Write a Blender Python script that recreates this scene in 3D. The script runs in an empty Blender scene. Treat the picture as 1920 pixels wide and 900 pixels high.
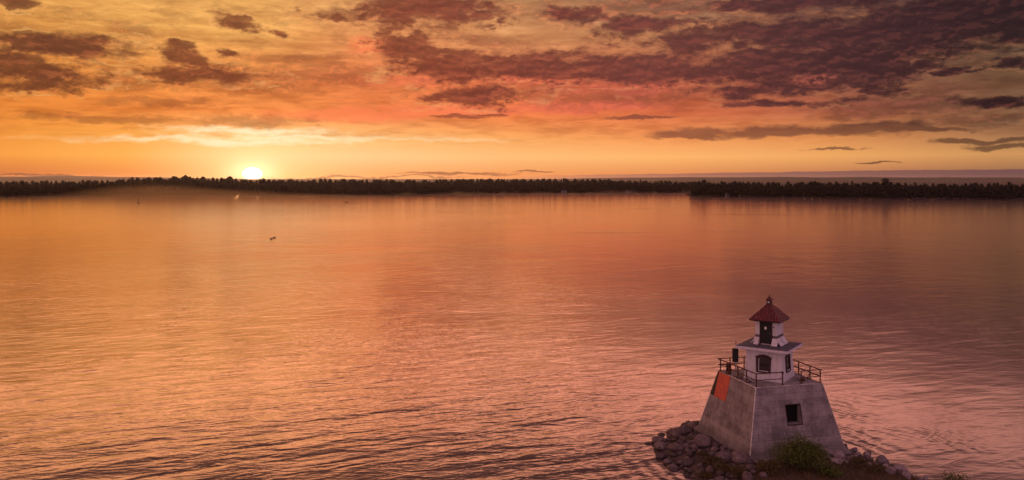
import bpy, bmesh, math, random
import numpy as np
from mathutils import Vector, Matrix, noise as mnoise
R = math.radians
scn = bpy.context.scene
col = scn.collection
random.seed(7)
rng = np.random.default_rng(7)
F = 1546.0; CX = 960.0; HY = 333.0; CAMZ = 21.9       # focal length in photo pixels, principal point, eye height

# ------------------------------------------------------------------ camera
cd = bpy.data.cameras.new('camera'); cam = bpy.data.objects.new('camera', cd); col.objects.link(cam)
cd.sensor_width = 36.0; cd.lens = F / 1920 * 36.0
cd.shift_y = -(450 - HY) / 1920
cd.clip_start = 0.5; cd.clip_end = 60000
cam.location = (0, 0, CAMZ); cam.rotation_euler = (R(90), 0, 0)
scn.camera = cam
scn.view_settings.view_transform = 'Standard'; scn.view_settings.look = 'None'
scn.view_settings.exposure = 0.0; scn.view_settings.gamma = 1.0
scn.render.engine = 'CYCLES'
scn.cycles.use_denoising = True
scn.cycles.max_bounces = 6; scn.cycles.volume_bounces = 0
scn.cycles.sample_clamp_indirect = 4.0
scn.cycles.sample_clamp_direct = 12.0

# ------------------------------------------------------------------ node helper
class NT:
    def __init__(s, tree): s.t = tree; s.n = tree.nodes; s.l = tree.links
    def put(s, sock, v):
        if v is None: return
        if isinstance(v, bpy.types.NodeSocket): s.l.new(v, sock)
        else: sock.default_value = v
    def m(s, op, a, b=None, c=None, clamp=False):
        n = s.n.new('ShaderNodeMath'); n.operation = op; n.use_clamp = clamp
        s.put(n.inputs[0], a)
        if b is not None: s.put(n.inputs[1], b)
        if c is not None: s.put(n.inputs[2], c)
        return n.outputs[0]
    def v(s, op, a, b=None, c=None, scale=None):
        n = s.n.new('ShaderNodeVectorMath'); n.operation = op
        s.put(n.inputs[0], a)
        if b is not None: s.put(n.inputs[1], b)
        if c is not None: s.put(n.inputs[2], c)
        if scale is not None: s.put(n.inputs['Scale'], scale)
        return n.outputs['Value'] if op in ('LENGTH', 'DOT_PRODUCT', 'DISTANCE') else n.outputs[0]
    def xyz(s, x=0.0, y=0.0, z=0.0):
        n = s.n.new('ShaderNodeCombineXYZ'); s.put(n.inputs[0], x); s.put(n.inputs[1], y); s.put(n.inputs[2], z); return n.outputs[0]
    def sep(s, v):
        n = s.n.new('ShaderNodeSeparateXYZ'); s.put(n.inputs[0], v); return n.outputs
    def mr(s, v, a, b, c=0.0, d=1.0, interp='SMOOTHSTEP'):
        n = s.n.new('ShaderNodeMapRange'); n.interpolation_type = interp; n.clamp = True
        s.put(n.inputs[0], v); s.put(n.inputs[1], a); s.put(n.inputs[2], b); s.put(n.inputs[3], c); s.put(n.inputs[4], d)
        return n.outputs[0]
    def noise(s, vec, scale, detail=4.0, rough=0.55, dist=0.0, out=0, lac=2.0):
        n = s.n.new('ShaderNodeTexNoise'); s.put(n.inputs['Vector'], vec)
        n.inputs['Scale'].default_value = scale; n.inputs['Detail'].default_value = detail
        n.inputs['Roughness'].default_value = rough; n.inputs['Distortion'].default_value = dist
        n.inputs['Lacunarity'].default_value = lac
        return n.outputs[out]
    def mix(s, f, a, b, blend='MIX'):
        n = s.n.new('ShaderNodeMix'); n.data_type = 'RGBA'; n.blend_type = blend
        s.put(n.inputs[0], f); s.put(n.inputs[6], a); s.put(n.inputs[7], b); return n.outputs[2]
    def ramp(s, f, stops, interp='LINEAR'):
        n = s.n.new('ShaderNodeValToRGB'); n.color_ramp.interpolation = interp; s.put(n.inputs[0], f)
        e = n.color_ramp.elements
        while len(e) > 1: e.remove(e[-1])
        e[0].position = stops[0][0]; e[0].color = stops[0][1]
        for p, c in stops[1:]:
            k = e.new(p); k.color = c
        return n.outputs[0]

def lin(c):
    f = lambda u: (u / 255 / 12.92) if u / 255 <= 0.04045 else (((u / 255) + 0.055) / 1.055) ** 2.4
    return (f(c[0]), f(c[1]), f(c[2]), 1.0)

# ------------------------------------------------------------------ world: dusk sky with clouds, laid out by compass bearing and elevation
SUN_AZ = math.atan((473 - CX) / F); SUN_EL = R(0.25)
world = bpy.data.worlds.new('World'); scn.world = world; world.use_nodes = True
W = NT(world.node_tree); W.n.clear()
wout = W.n.new('ShaderNodeOutputWorld'); bg = W.n.new('ShaderNodeBackground'); W.l.new(bg.outputs[0], wout.inputs[0])
tc = W.n.new('ShaderNodeTexCoord'); D = tc.outputs['Generated']
dx, dy, dz = W.sep(W.v('NORMALIZE', D))
az = W.m('ARCTAN2', dx, dy)
el = W.m('ARCSINE', dz)
K = F / 100
def bearing(px, py):
    a = math.atan((px - CX) / F); e = math.atan((HY - py) / F * math.cos(a)); return a, e
azn = W.m('MULTIPLY_ADD', az, 1 / (2 * math.pi), 0.5)
def azpos(px): return math.atan((px - CX) / F) / (2 * math.pi) + 0.5
COLS = [0, 250, 473, 700, 960, 1250, 1550, 1900]
ROWS = [
 (331, [(205,105,55),(240,135,65),(255,200,120),(255,165,95),(245,150,85),(225,135,80),(190,115,78),(140,90,72)]),
 (295, [(247,158,68),(255,176,84),(255,214,150),(255,204,140),(255,190,120),(255,182,108),(240,168,98),(206,148,90)]),
 (262, [(243,152,64),(250,168,76),(255,205,128),(255,190,115),(253,172,98),(247,155,90),(225,145,84),(160,112,78)]),
 (215, [(236,138,58),(244,140,64),(250,146,72),(250,140,78),(247,132,74),(225,115,74),(180,100,72),(130,92,68)]),
 (150, [(226,140,62),(234,146,70),(240,142,74),(238,128,76),(226,112,74),(196,100,72),(150,88,70),(122,90,66)]),
 (70,  [(240,166,84),(252,182,96),(252,184,100),(244,156,96),(222,150,96),(196,132,88),(134,86,70),(112,84,68)]),
 (-20, [(236,170,90),(250,186,104),(248,184,104),(226,164,104),(196,144,98),(150,108,84),(92,62,62),(56,36,46)]),
]
NM = (202, 157, 184)                                   # sky behind the viewer
def row_ramp(cols):
    st = [(0.0, lin(NM)), (0.25, lin([(cols[0][k] * .55 + NM[k] * .45) for k in range(3)]))]
    for px, c in zip(COLS, cols): st.append((azpos(px), lin(c)))
    st += [(0.75, lin([(cols[-1][k] * .4 + NM[k] * .6) for k in range(3)])), (1.0, lin(NM))]
    return W.ramp(azn, st, 'LINEAR')
base = None; prev = None
for py, cols in ROWS:
    e = bearing(CX, py)[1]; c = row_ramp(cols)
    if base is None: base = c
    else: base = W.mix(W.mr(el, prev, e, 0, 1, 'LINEAR'), base, c)
    prev = e
added_band = W.ramp(azn, [(0, lin((140, 106, 124))), (.3, lin((190, 125, 100))), (.41, lin((228, 150, 100))), (.47, lin((242, 156, 110))), (.5, lin((238, 154, 120))), (.54, lin((205, 131, 112))), (.59, lin((160, 108, 96))), (.7, lin((150, 108, 118))), (1, lin((140, 106, 124)))])
added_band = W.v('SCALE', added_band, scale=4.0)  # added unseen bright band above the view, lifts the water reflections
base = W.mix(W.mr(el, prev, R(14.2), 0, 1, 'LINEAR'), base, added_band)
base = W.mix(W.mr(el, R(14.4), R(19.3), 0, 1, 'SMOOTHSTEP'), base, W.mix(0.78, W.v('SCALE', added_band, scale=0.075), W.ramp(azn, [(0, lin((198, 150, 172))), (.25, lin((208, 150, 138))), (.36, lin((112, 76, 78))), (.60, lin((98, 68, 76))), (.75, lin((178, 134, 154))), (1, lin((198, 150, 172)))])))
base = W.mix(W.mr(el, R(42), R(75), 0, 1, 'LINEAR'), base, lin((158, 114, 130)))
base = W.mix(W.mr(el, R(0), R(-6), 0, 1, 'LINEAR'), base, lin((70, 48, 42)))

P = W.xyz(W.m('MULTIPLY', az, K), W.m('MULTIPLY', el, K), 0.0)
Pn = W.v('MULTIPLY', P, (1.0, 2.2, 1.0))
persp = W.m('ADD', W.m('MAXIMUM', dz, 0.0), 0.05)
Q = W.xyz(W.m('DIVIDE', dx, persp), W.m('DIVIDE', dy, persp), 0.0)          # cloud deck seen in perspective
wcol = W.noise(Pn, 1.1, 5, 0.6, out=1)
warp = W.v('MULTIPLY', W.v('SUBTRACT', wcol, (0.5, 0.5, 0.5)), (0.95, 0.34, 0.0))
Pw = W.v('ADD', P, warp)
fbm_up = None
hifade = W.mr(el, R(13), R(18), 1.0, 0.35)
fbm = W.noise(W.v('ADD', Pn, W.v('SCALE', W.v('SUBTRACT', W.noise(Pn, 3.5, 5, 0.6, out=1), (0.5, 0.5, 0.5)), scale=0.35)), 2.1, 10, 0.66)
Pd = W.v('ADD', Pn, W.v('SCALE', W.v('SUBTRACT', W.noise(Pn, 3.5, 5, 0.6, out=1), (0.5, 0.5, 0.5)), scale=0.35))
fbm_up = W.noise(W.v('ADD', Pd, (-0.03, 0.13, 0.0)), 2.1, 7, 0.62)
under = W.mr(W.m('SUBTRACT', fbm, fbm_up), 0.005, 0.10)
topside = W.mr(W.m('SUBTRACT', fbm_up, fbm), 0.0, 0.10)
fine = W.noise(W.v('MULTIPLY', P, (1.0, 1.7, 1.0)), 7.0, 6, 0.65)
deck = W.noise(W.v('MULTIPLY', Q, (1.0, 1.35, 1.0)), 0.62, 8, 0.6, 0.35)
deck2 = W.noise(W.v('ADD', W.v('MULTIPLY', Pn, (0.8, 2.0, 1.0)), (7.0, 3.0, 0.0)), 1.5, 8, 0.62, 0.3)
def blobs(lst):
    d = None
    for b in lst:
        px, py, rx, ry = b[:4]; tilt = b[4] if len(b) > 4 else 0.0
        a, e = bearing(px, py); cx_, cy_ = a * K, e * K
        ca2 = math.cos(a) ** 2
        rx = rx / 100 * ca2; ry = ry / 100
        src = Pw
        if tilt:
            sx, sy, sz = W.sep(Pw)
            src = W.xyz(sx, W.m('MULTIPLY_ADD', sx, -tilt, sy), 0.0); cy_ -= tilt * cx_
        q = W.v('MULTIPLY_ADD', src, (1 / rx, 1 / ry, 0.0), (-cx_ / rx, -cy_ / ry, 0.0))
        L = W.v('LENGTH', q)
        d = L if d is None else W.m('SMOOTH_MIN', d, L, 0.25)
    return d
sdx = W.m('MULTIPLY', W.m('SUBTRACT', az, SUN_AZ), 180 / math.pi)
sdy = W.m('MULTIPLY', W.m('SUBTRACT', el, SUN_EL), 180 / math.pi)
ang = W.v('LENGTH', W.xyz(sdx, W.m('MULTIPLY', sdy, 1.25), 0.0))
base = W.v('ADD', base, W.v('SCALE', (1.0, 0.55, 0.24), scale=W.m('MULTIPLY', W.m('EXPONENT', W.m('MULTIPLY', ang, -0.34)), 0.42)))
# thin high veil: lighter and darker streaks
veil = W.mr(deck, 0.42, 0.66)
base = W.mix(W.m('MULTIPLY', veil, W.m('MULTIPLY', hifade, W.mr(el, R(2.0), R(6), 0.0, 0.5))), base, W.mix(1.0, base, (0.50, 0.44, 0.46, 1), 'MULTIPLY'))
stre = W.mr(deck2, 0.40, 0.68)
base = W.mix(W.m('MULTIPLY', stre, W.m('MULTIPLY', hifade, W.mr(el, R(1.6), R(3.5), 0.0, 0.62))), base, W.mix(1.0, base, (0.62, 0.50, 0.48, 1), 'MULTIPLY'))
glo = W.mr(deck2, 0.46, 0.30)
base = W.mix(W.m('MULTIPLY', glo, W.m('MULTIPLY', hifade, W.mr(el, R(2.0), R(9), 0.0, 0.5))), base, W.mix(1.0, base, (1.35, 1.5, 1.6, 1), 'MULTIPLY'))
# bright streak bank over the sun
sd = W.m('ADD', blobs([(480, 245, 150, 7), (620, 258, 210, 6), (330, 264, 210, 6), (500, 265, 120, 6), (800, 262, 160, 4)]), W.m('MULTIPLY_ADD', deck2, 2.6, -1.3))
sd = W.m('ADD', sd, W.m('MULTIPLY_ADD', fine, 0.8, -0.4))
sd = W.m('ADD', sd, W.m('MULTIPLY_ADD', fbm, 1.6, -0.8))
saz = W.m('EXPONENT', W.m('MULTIPLY', W.m('POWER', W.m('DIVIDE', sdx, 8.0), 2.0), -1.0))
base = W.mix(W.m('MULTIPLY', W.mr(sd, 1.6, 0.0), W.m('MULTIPLY_ADD', saz, 0.62, 0.25)), base, lin((255, 243, 196)))
# salmon lit cloud faces
pink_d = W.m('ADD', blobs([(690, 88, 48, 18), (745, 150, 110, 12), (1000, 152, 120, 9), (1150, 165, 170, 12), (1525, 150, 55, 12), (820, 205, 170, 16), (640, 215, 190, 14), (1080, 200, 200, 14)]), W.m('MULTIPLY_ADD', fbm, 1.6, -0.8))
pinkmask = W.mr(pink_d, 1.15, 0.35)
salmon = W.ramp(azn, [(azpos(500), lin((250, 135, 80))), (azpos(900), lin((250, 122, 84))), (azpos(1250), lin((228, 105, 82))), (azpos(1600), lin((168, 90, 76)))])
base = W.mix(W.m('MULTIPLY', pinkmask, 0.8), base, salmon)
# soft darker clouds
soft = blobs([(130, 80, 190, 26), (430, 152, 210, 20), (620, 140, 240, 20), (210, 150, 140, 18), (200, 222, 170, 8), (480, 225, 110, 12), (300, 190, 120, 10),
              (1120, 175, 240, 30), (1700, 192, 190, 24), (1800, 225, 170, 12), (1640, 100, 240, 60), (1210, 20, 300, 25), (660, 30, 130, 12), (250, 55, 70, 14), (1640, 215, 120, 8), (520, 110, 120, 12), (900, 75, 70, 12)])
sm = W.mr(W.m('ADD', soft, W.m('MULTIPLY_ADD', fbm, 2.6, -1.3)), 1.35, 0.35)
ccol = W.ramp(azn, [(0.2, lin((100, 70, 78))), (azpos(0), lin((92, 50, 38))), (azpos(450), lin((112, 58, 42))), (azpos(800), lin((118, 56, 46))), (azpos(1200), lin((100, 52, 52))), (azpos(1500), lin((70, 39, 45))), (azpos(1900), lin((36, 20, 30))), (0.8, lin((80, 62, 76)))])
softcol = W.mix(0.38, ccol, base)
softcol = W.mix(W.m('MULTIPLY', under, 0.38), softcol, salmon)
mass = W.mr(W.noise(W.v('ADD', Pd, (11.0, 5.0, 0.0)), 0.85, 9, 0.6), 0.47, 0.62)
base = W.mix(W.m('MULTIPLY', mass, W.m('MULTIPLY', W.mr(el, R(4.0), R(7.5), 0.0, 0.55), hifade)), base, W.mix(W.m('MULTIPLY', under, 0.6), W.mix(0.4, ccol, base), base))
base = W.mix(W.m('MULTIPLY', sm, 0.72), base, softcol)
# strong dark clouds
dark = blobs([(60, 138, 125, 30), (20, 120, 90, 20), (130, 82, 140, 18), (35, 5, 50, 12), (448, 45, 48, 13, -0.25), (520, 62, 18, 6), (355, 112, 62, 13, -0.3), (420, 100, 20, 7), (325, 84, 30, 9), (390, 140, 120, 14),
              (780, 12, 160, 42), (880, 32, 60, 10), (760, 90, 66, 26), (850, 125, 110, 30), (980, 128, 150, 26), (880, 180, 100, 20), (1065, 28, 42, 17), (1190, 48, 100, 18),
              (1290, 80, 80, 26), (1450, 62, 160, 26), (1180, 125, 190, 32), (1420, 125, 210, 34), (1580, 122, 130, 40), (1640, 148, 70, 26), (1800, 38, 290, 40, 0.12), (1680, 60, 230, 30, 0.1), (1900, 15, 180, 50), (1480, 8, 160, 14),
              (1440, 168, 120, 16), (1470, 195, 110, 6), (1890, 118, 40, 12), (1780, 135, 40, 6), (1860, 190, 60, 9)])
dn = W.m('ADD', W.m('MULTIPLY_ADD', fbm, 2.5, -1.25), W.m('MULTIPLY_ADD', fine, 0.5, -0.25))
dd = W.m('ADD', W.m('ADD', dark, dn), W.m('MULTIPLY', W.m('MULTIPLY', W.mr(az, bearing(1150,0)[0], bearing(1700,0)[0]), W.mr(el, R(5), R(9))), -0.28))
wid = W.mr(W.noise(Pn, 0.9, 2), 0.35, 0.65, 0.35, 1.15, 'LINEAR')
dm = W.mr(dd, 1.36, W.m('SUBTRACT', 1.36, wid))
rim = W.m('MULTIPLY', W.mr(dd, 1.58, 1.30), W.m('SUBTRACT', 1.0, dm))
rimcol = W.ramp(azn, [(azpos(0), lin((252, 190, 110))), (azpos(700), lin((255, 178, 110))), (azpos(1200), lin((226, 140, 96))), (azpos(1700), lin((170, 112, 80)))])
base = W.mix(W.m('MULTIPLY', W.m('MULTIPLY', rim, W.mr(deck2, .45, .62)), 0.5), base, rimcol)
inner = W.mix(W.m('MULTIPLY', W.mr(fine, 0.40, 0.66), 0.6), W.mix(0.07, ccol, base), W.mix(1.0, ccol, (1.5, 1.25, 1.15, 1), 'MULTIPLY'))
inner = W.mix(W.m('MULTIPLY', under, W.mr(el, R(4), R(10), 0.42, 0.2)), inner, W.mix(0.45, ccol, salmon))
inner = W.mix(W.m('MULTIPLY', topside, 0.4), inner, W.mix(1.0, ccol, (0.62, 0.60, 0.66, 1), 'MULTIPLY'))
inner = W.mix(W.m('MULTIPLY', W.m('MULTIPLY', pinkmask, W.mr(fine, .38, .6)), 0.7), inner, salmon)
inner = W.mix(W.mr(dd, 1.05, 0.35, 0.15, 0.0), inner, base)
base = W.mix(W.m('MULTIPLY', dm, W.mr(az, bearing(0,0)[0], bearing(1500,0)[0], 0.94, 0.98, 'LINEAR')), base, inner)
# low flat bars of cloud
flat = blobs([(1450, 244, 190, 11), (1620, 240, 140, 12), (1300, 254, 90, 8), (1740, 243, 80, 4), (1200, 221, 75, 4), (870, 217, 60, 4), (915, 213, 30, 4), (1570, 277, 55, 2.5), (1850, 264, 100, 5), (1900, 275, 90, 5),
              (860, 325, 110, 3), (1000, 321, 40, 2), (1640, 304, 45, 2), (700, 331, 200, 2), (60, 328, 160, 2)])
fd = W.m('ADD', flat, W.m('ADD', W.m('MULTIPLY_ADD', deck2, 1.4, -0.7), W.m('MULTIPLY_ADD', fbm, 1.1, -0.55)))
base = W.mix(W.m('MULTIPLY', W.mr(fd, 1.25, 0.55), 0.85), base, W.mix(0.2, ccol, base))
# bank along the right horizon
top = W.m('MULTIPLY_ADD', W.mr(az, bearing(940, 330)[0], bearing(1700, 330)[0], 0.0, 1.0, 'LINEAR'), R(0.38), R(0.10))
topn = W.m('ADD', top, W.m('MULTIPLY_ADD', W.noise(W.xyz(az, 0.0, 0.0), 34, 5, 0.5), R(0.16), R(-0.08)))
bank = W.m('MULTIPLY', W.mr(W.m('SUBTRACT', topn, el), R(-0.03), R(0.03)), W.mr(az, bearing(900, 330)[0], bearing(1150, 330)[0]))
base = W.mix(W.m('MULTIPLY', bank, 0.85), base, W.ramp(azn, [(azpos(1000), lin((190, 116, 92))), (azpos(1400), lin((138, 92, 88))), (azpos(1900), lin((104, 72, 78)))]))
# glow round the sun
sdir = (math.sin(SUN_AZ) * math.cos(SUN_EL), math.cos(SUN_AZ) * math.cos(SUN_EL), math.sin(SUN_EL))
core = W.m('MULTIPLY', W.mr(W.v('LENGTH', W.xyz(sdx, W.m('MULTIPLY', sdy, 1.5), 0.0)), 0.72, 0.45), 3.0)
g1 = W.m('MULTIPLY', W.m('EXPONENT', W.m('MULTIPLY', W.m('POWER', W.v('LENGTH', W.xyz(W.m('DIVIDE', sdx, 1.5), W.m('DIVIDE', sdy, 0.75), 0.0)), 2.0), -1.0)), 0.55)
glow = W.v('ADD', W.v('SCALE', (1.0, 0.88, 0.6), scale=core), W.v('SCALE', (1.0, 0.80, 0.58), scale=g1))
skyc = W.v('ADD', base, glow)
nish = W.n.new('ShaderNodeTexSky'); nish.sky_type = 'NISHITA'; nish.sun_disc = False
nish.sun_elevation = R(0.9); nish.sun_rotation = SUN_AZ; nish.altitude = 100; nish.air_density = 1.5; nish.dust_density = 3.0
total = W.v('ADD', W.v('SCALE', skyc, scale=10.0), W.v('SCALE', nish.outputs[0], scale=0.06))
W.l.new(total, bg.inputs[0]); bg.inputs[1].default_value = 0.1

# ------------------------------------------------------------------ sun lamp
sl = bpy.data.lights.new('sun', 'SUN'); so = bpy.data.objects.new('sun', sl); col.objects.link(so)
sl.energy = 2.0; sl.color = (1.0, 0.50, 0.22); sl.angle = R(0.6)
sel = R(0.5); sv = Vector((math.sin(SUN_AZ) * math.cos(sel), math.cos(SUN_AZ) * math.cos(sel), math.sin(sel)))
so.rotation_euler = (-sv).to_track_quat('-Z', 'Y').to_euler()

# ------------------------------------------------------------------ materials
def newmat(name):
    m = bpy.data.materials.new(name); m.use_nodes = True
    t = NT(m.node_tree); b = t.n['Principled BSDF']; return m, t, b
def plain(name, c, rough=0.7, metal=0.0, var=0.25, scale=6.0, bump=0.0, spec=0.5):
    m, t, b = newmat(name); tcn = t.n.new('ShaderNodeTexCoord'); o = tcn.outputs['Object']
    n = t.noise(o, scale, 5, 0.6)
    lo = tuple(x * (1 - var) for x in c) + (1,); hi = tuple(min(1, x * (1 + var)) for x in c) + (1,)
    t.l.new(t.mix(t.mr(n, 0.3, 0.7), lo, hi), b.inputs['Base Color'])
    b.inputs['Roughness'].default_value = rough; b.inputs['Metallic'].default_value = metal
    b.inputs['Specular IOR Level'].default_value = spec
    if bump:
        bn = t.n.new('ShaderNodeBump'); bn.inputs['Distance'].default_value = bump; bn.inputs['Strength'].default_value = 0.6
        t.l.new(t.noise(o, scale * 3, 6, 0.6), bn.inputs['Height']); t.l.new(bn.outputs[0], b.inputs['Normal'])
    return m
MAT = {}
# weathered board-marked concrete
m, t, b = newmat('concrete'); MAT['concrete'] = m
o = t.n.new('ShaderNodeTexCoord').outputs['Object']
ox, oy, oz = t.sep(o)
n1 = t.noise(o, 0.9, 6, 0.65); n2 = t.noise(t.v('MULTIPLY', o, (5, 5, 0.5)), 1.0, 5, 0.6); n3 = t.noise(o, 14, 5, 0.7)
wob = t.m('MULTIPLY_ADD', t.noise(o, 2.0, 3), 0.05, oz)
lift = t.m('PINGPONG', wob, 0.23)
joint = t.mr(lift, 0.030, 0.0)
hx = t.m('ADD', ox, t.m('MULTIPLY', oy, 0.97))
vj = t.mr(t.m('PINGPONG', hx, 0.62), 0.014, 0.0)
board = t.noise(t.xyz(0.0, 0.0, t.m('FLOOR', t.m('DIVIDE', wob, 0.46))), 3.7, 0)
c = t.mix(t.mr(n1, 0.33, 0.68), (0.17, 0.152, 0.152, 1), (0.40, 0.36, 0.35, 1))
c = t.mix(t.m('MULTIPLY', t.mr(n2, 0.48, 0.72), 0.55), c, (0.13, 0.105, 0.095, 1))
c = t.mix(t.m('MULTIPLY', t.mr(n3, 0.5, 0.75), 0.35), c, (0.12, 0.10, 0.09, 1))
c = t.mix(t.m('MULTIPLY', t.mr(board, 0.35, 0.65), 0.30), c, (0.5, 0.44, 0.40, 1))
c = t.mix(t.m('MULTIPLY', joint, 0.42), c, (0.09, 0.07, 0.06, 1))
c = t.mix(t.m('MULTIPLY', vj, 0.12), c, (0.09, 0.07, 0.06, 1))
run = t.m('MULTIPLY', t.mr(t.noise(t.v('MULTIPLY', o, (2.6, 2.6, .16)), 1.0, 4, .55), .60, .74), t.mr(oz, 1.2, 4.6, .15, .8))
c = t.mix(t.m('MULTIPLY', run, .55), c, (.17, .085, .05, 1))
c = t.mix(t.m('MULTIPLY', t.mr(t.noise(o, 3.4, 2, .5), .66, .69), .35), c, (.46, .41, .38, 1))
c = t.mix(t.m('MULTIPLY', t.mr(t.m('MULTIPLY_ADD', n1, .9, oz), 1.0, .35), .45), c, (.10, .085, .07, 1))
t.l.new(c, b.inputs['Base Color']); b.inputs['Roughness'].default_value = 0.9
bn = t.n.new('ShaderNodeBump'); bn.inputs['Distance'].default_value = 0.03; bn.inputs['Strength'].default_value = 0.7
t.l.new(t.m('SUBTRACT', t.m('ADD', n3, n1), t.m('MULTIPLY', joint, 0.5)), bn.inputs['Height']); t.l.new(bn.outputs[0], b.inputs['Normal'])

# white paint with grime
m, t, b = newmat('white_paint'); MAT['white'] = m
o = t.n.new('ShaderNodeTexCoord').outputs['Object']
c = t.mix(t.mr(t.noise(t.v('MULTIPLY', o, (3, 3, .6)), 1.6, 6, .65), 0.42, 0.75), (0.78, 0.76, 0.77, 1), (0.55, 0.50, 0.48, 1))
c = t.mix(t.m('MULTIPLY', t.mr(t.noise(o, 9, 6, .7), 0.58, 0.7), .45), c, (0.36, 0.30, 0.27, 1))
t.l.new(c, b.inputs['Base Color']); b.inputs['Roughness'].default_value = 0.75
bn = t.n.new('ShaderNodeBump'); bn.inputs['Distance'].default_value = 0.01; bn.inputs['Strength'].default_value = 0.5
t.l.new(t.noise(o, 18, 5), bn.inputs['Height']); t.l.new(bn.outputs[0], b.inputs['Normal'])
# red metal roof with worn streaks
m, t, b = newmat('red_roof'); MAT['red'] = m
o = t.n.new('ShaderNodeTexCoord').outputs['Object']
c = t.mix(t.mr(t.noise(o, 2.5, 6, .65), 0.35, 0.7), (0.08, 0.008, 0.008, 1), (0.16, 0.016, 0.014, 1))
c = t.mix(t.m('MULTIPLY', t.mr(t.noise(t.v('MULTIPLY', o, (7, 7, 1.6)), 1.0, 4, .6), 0.60, 0.70), .6), c, (0.55, 0.30, 0.27, 1))
t.l.new(c, b.inputs['Base Color']); b.inputs['Roughness'].default_value = 0.42
MAT['seam'] = plain('worn_seam', (0.20, 0.05, 0.05), 0.45, var=.4, scale=5)
MAT['shingle'] = plain('shingle', (0.11, 0.10, 0.125), 0.9, var=.35, scale=8, bump=.02)
MAT['fascia'] = plain('fascia', (0.72, 0.68, 0.70), 0.7, var=.15, scale=5)
MAT['trimwhite'] = plain('edge_paint', (0.80, 0.72, 0.64), 0.7, var=.22, scale=4)
MAT['maroon'] = plain('maroon_wood', (0.045, 0.014, 0.014), 0.6, var=.3)
MAT['black'] = plain('black_paint', (0.006, 0.006, 0.006), 0.55, var=.3)
MAT['void'] = plain('dark_inside', (0.004, 0.003, 0.003), 0.95, var=.3)
MAT['band'] = plain('grey_purple_band', (0.14, 0.11, 0.135), 0.8, var=.3)
MAT['pane'] = plain('dark_glass', (0.004, 0.004, 0.006), 0.12, var=.2)
MAT['palepane'] = plain('pale_glass', (0.85, 0.85, 0.72), 0.2, var=.1)
MAT['rust'] = plain('rusty_steel', (0.10, 0.042, 0.026), 0.75, 0.0, var=.45, scale=12)
MAT['pole'] = plain('galvanised_pole', (0.42, 0.36, 0.34), 0.5, 0.3, var=.2)
MAT['redboard'] = plain('red_board', (0.66, 0.115, 0.07), 0.6, var=.16, scale=2.5)
MAT['darkboard'] = plain('olive_board', (0.055, 0.040, 0.028), 0.75, var=.35, scale=4)
MAT['wood'] = plain('grey_wood', (0.34, 0.28, 0.26), 0.85, var=.3, scale=5)
MAT['bark'] = plain('bark', (0.05, 0.036, 0.026), 0.9, var=.3)
MAT['soil'] = plain('soil', (0.085, 0.060, 0.045), 0.95, var=.5, scale=1.5, bump=.06)
MAT['cottagewall'] = plain('pale_siding', (0.36, 0.34, 0.34), 0.8, var=.1)
MAT['cottageroof'] = plain('dark_roof', (0.06, 0.05, 0.05), 0.8, var=.2)
MAT['buoy'] = plain('buoy_paint', (0.05, 0.02, 0.015), 0.5, var=.2)
MAT['feather'] = plain('dark_feather', (0.015, 0.012, 0.012), 0.7, var=.3)
MAT['hull'] = plain('boat_hull', (0.05, 0.04, 0.04), 0.5, var=.2)
MAT['cloth'] = plain('dark_clothes', (0.03, 0.025, 0.03), 0.9, var=.3)

def rockmat(name, a, bcol, rough=.85):
    m, t, b = newmat(name); g = t.n.new('ShaderNodeTexCoord').outputs['Object']
    inf = t.n.new('ShaderNodeObjectInfo').outputs['Random']
    n = t.noise(t.v('ADD', g, t.xyz(t.m('MULTIPLY', inf, 40.0), 0.0, 0.0)), 2.2, 8, .68)
    c = t.mix(t.mr(n, .32, .7), a, bcol)
    c = t.mix(1.0, c, t.mix(inf, (.55, .52, .52, 1), (1.35, 1.25, 1.2, 1)), 'MULTIPLY')
    c = t.mix(t.m('MULTIPLY', t.mr(t.noise(g, 7, 5, .7), .60, .7), .4), c, (.36, .31, .27, 1))
    wp = t.sep(t.n.new('ShaderNodeNewGeometry').outputs['Position'])[2]
    wet = t.mr(t.m('MULTIPLY_ADD', n, .2, wp), .32, .18)
    c = t.mix(t.m('MULTIPLY', wet, .75), c, (.02, .015, .012, 1))
    t.l.new(c, b.inputs['Base Color']); t.l.new(t.mr(wet, 0, 1, rough, .25, 'LINEAR'), b.inputs['Roughness'])
    bn = t.n.new('ShaderNodeBump'); bn.inputs['Distance'].default_value = .06; bn.inputs['Strength'].default_value = .8
    t.l.new(t.noise(g, 6, 8, .65), bn.inputs['Height']); t.l.new(bn.outputs[0], b.inputs['Normal'])
    return m
MAT['boulder'] = rockmat('boulder', (.085, .066, .064, 1), (.25, .20, .19, 1))
MAT['riprap'] = rockmat('riprap', (.17, .14, .145, 1), (.44, .38, .38, 1))
MAT['pale_rubble'] = rockmat('pale_rubble', (.22, .15, .12, 1), (.62, .48, .40, 1))

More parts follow.
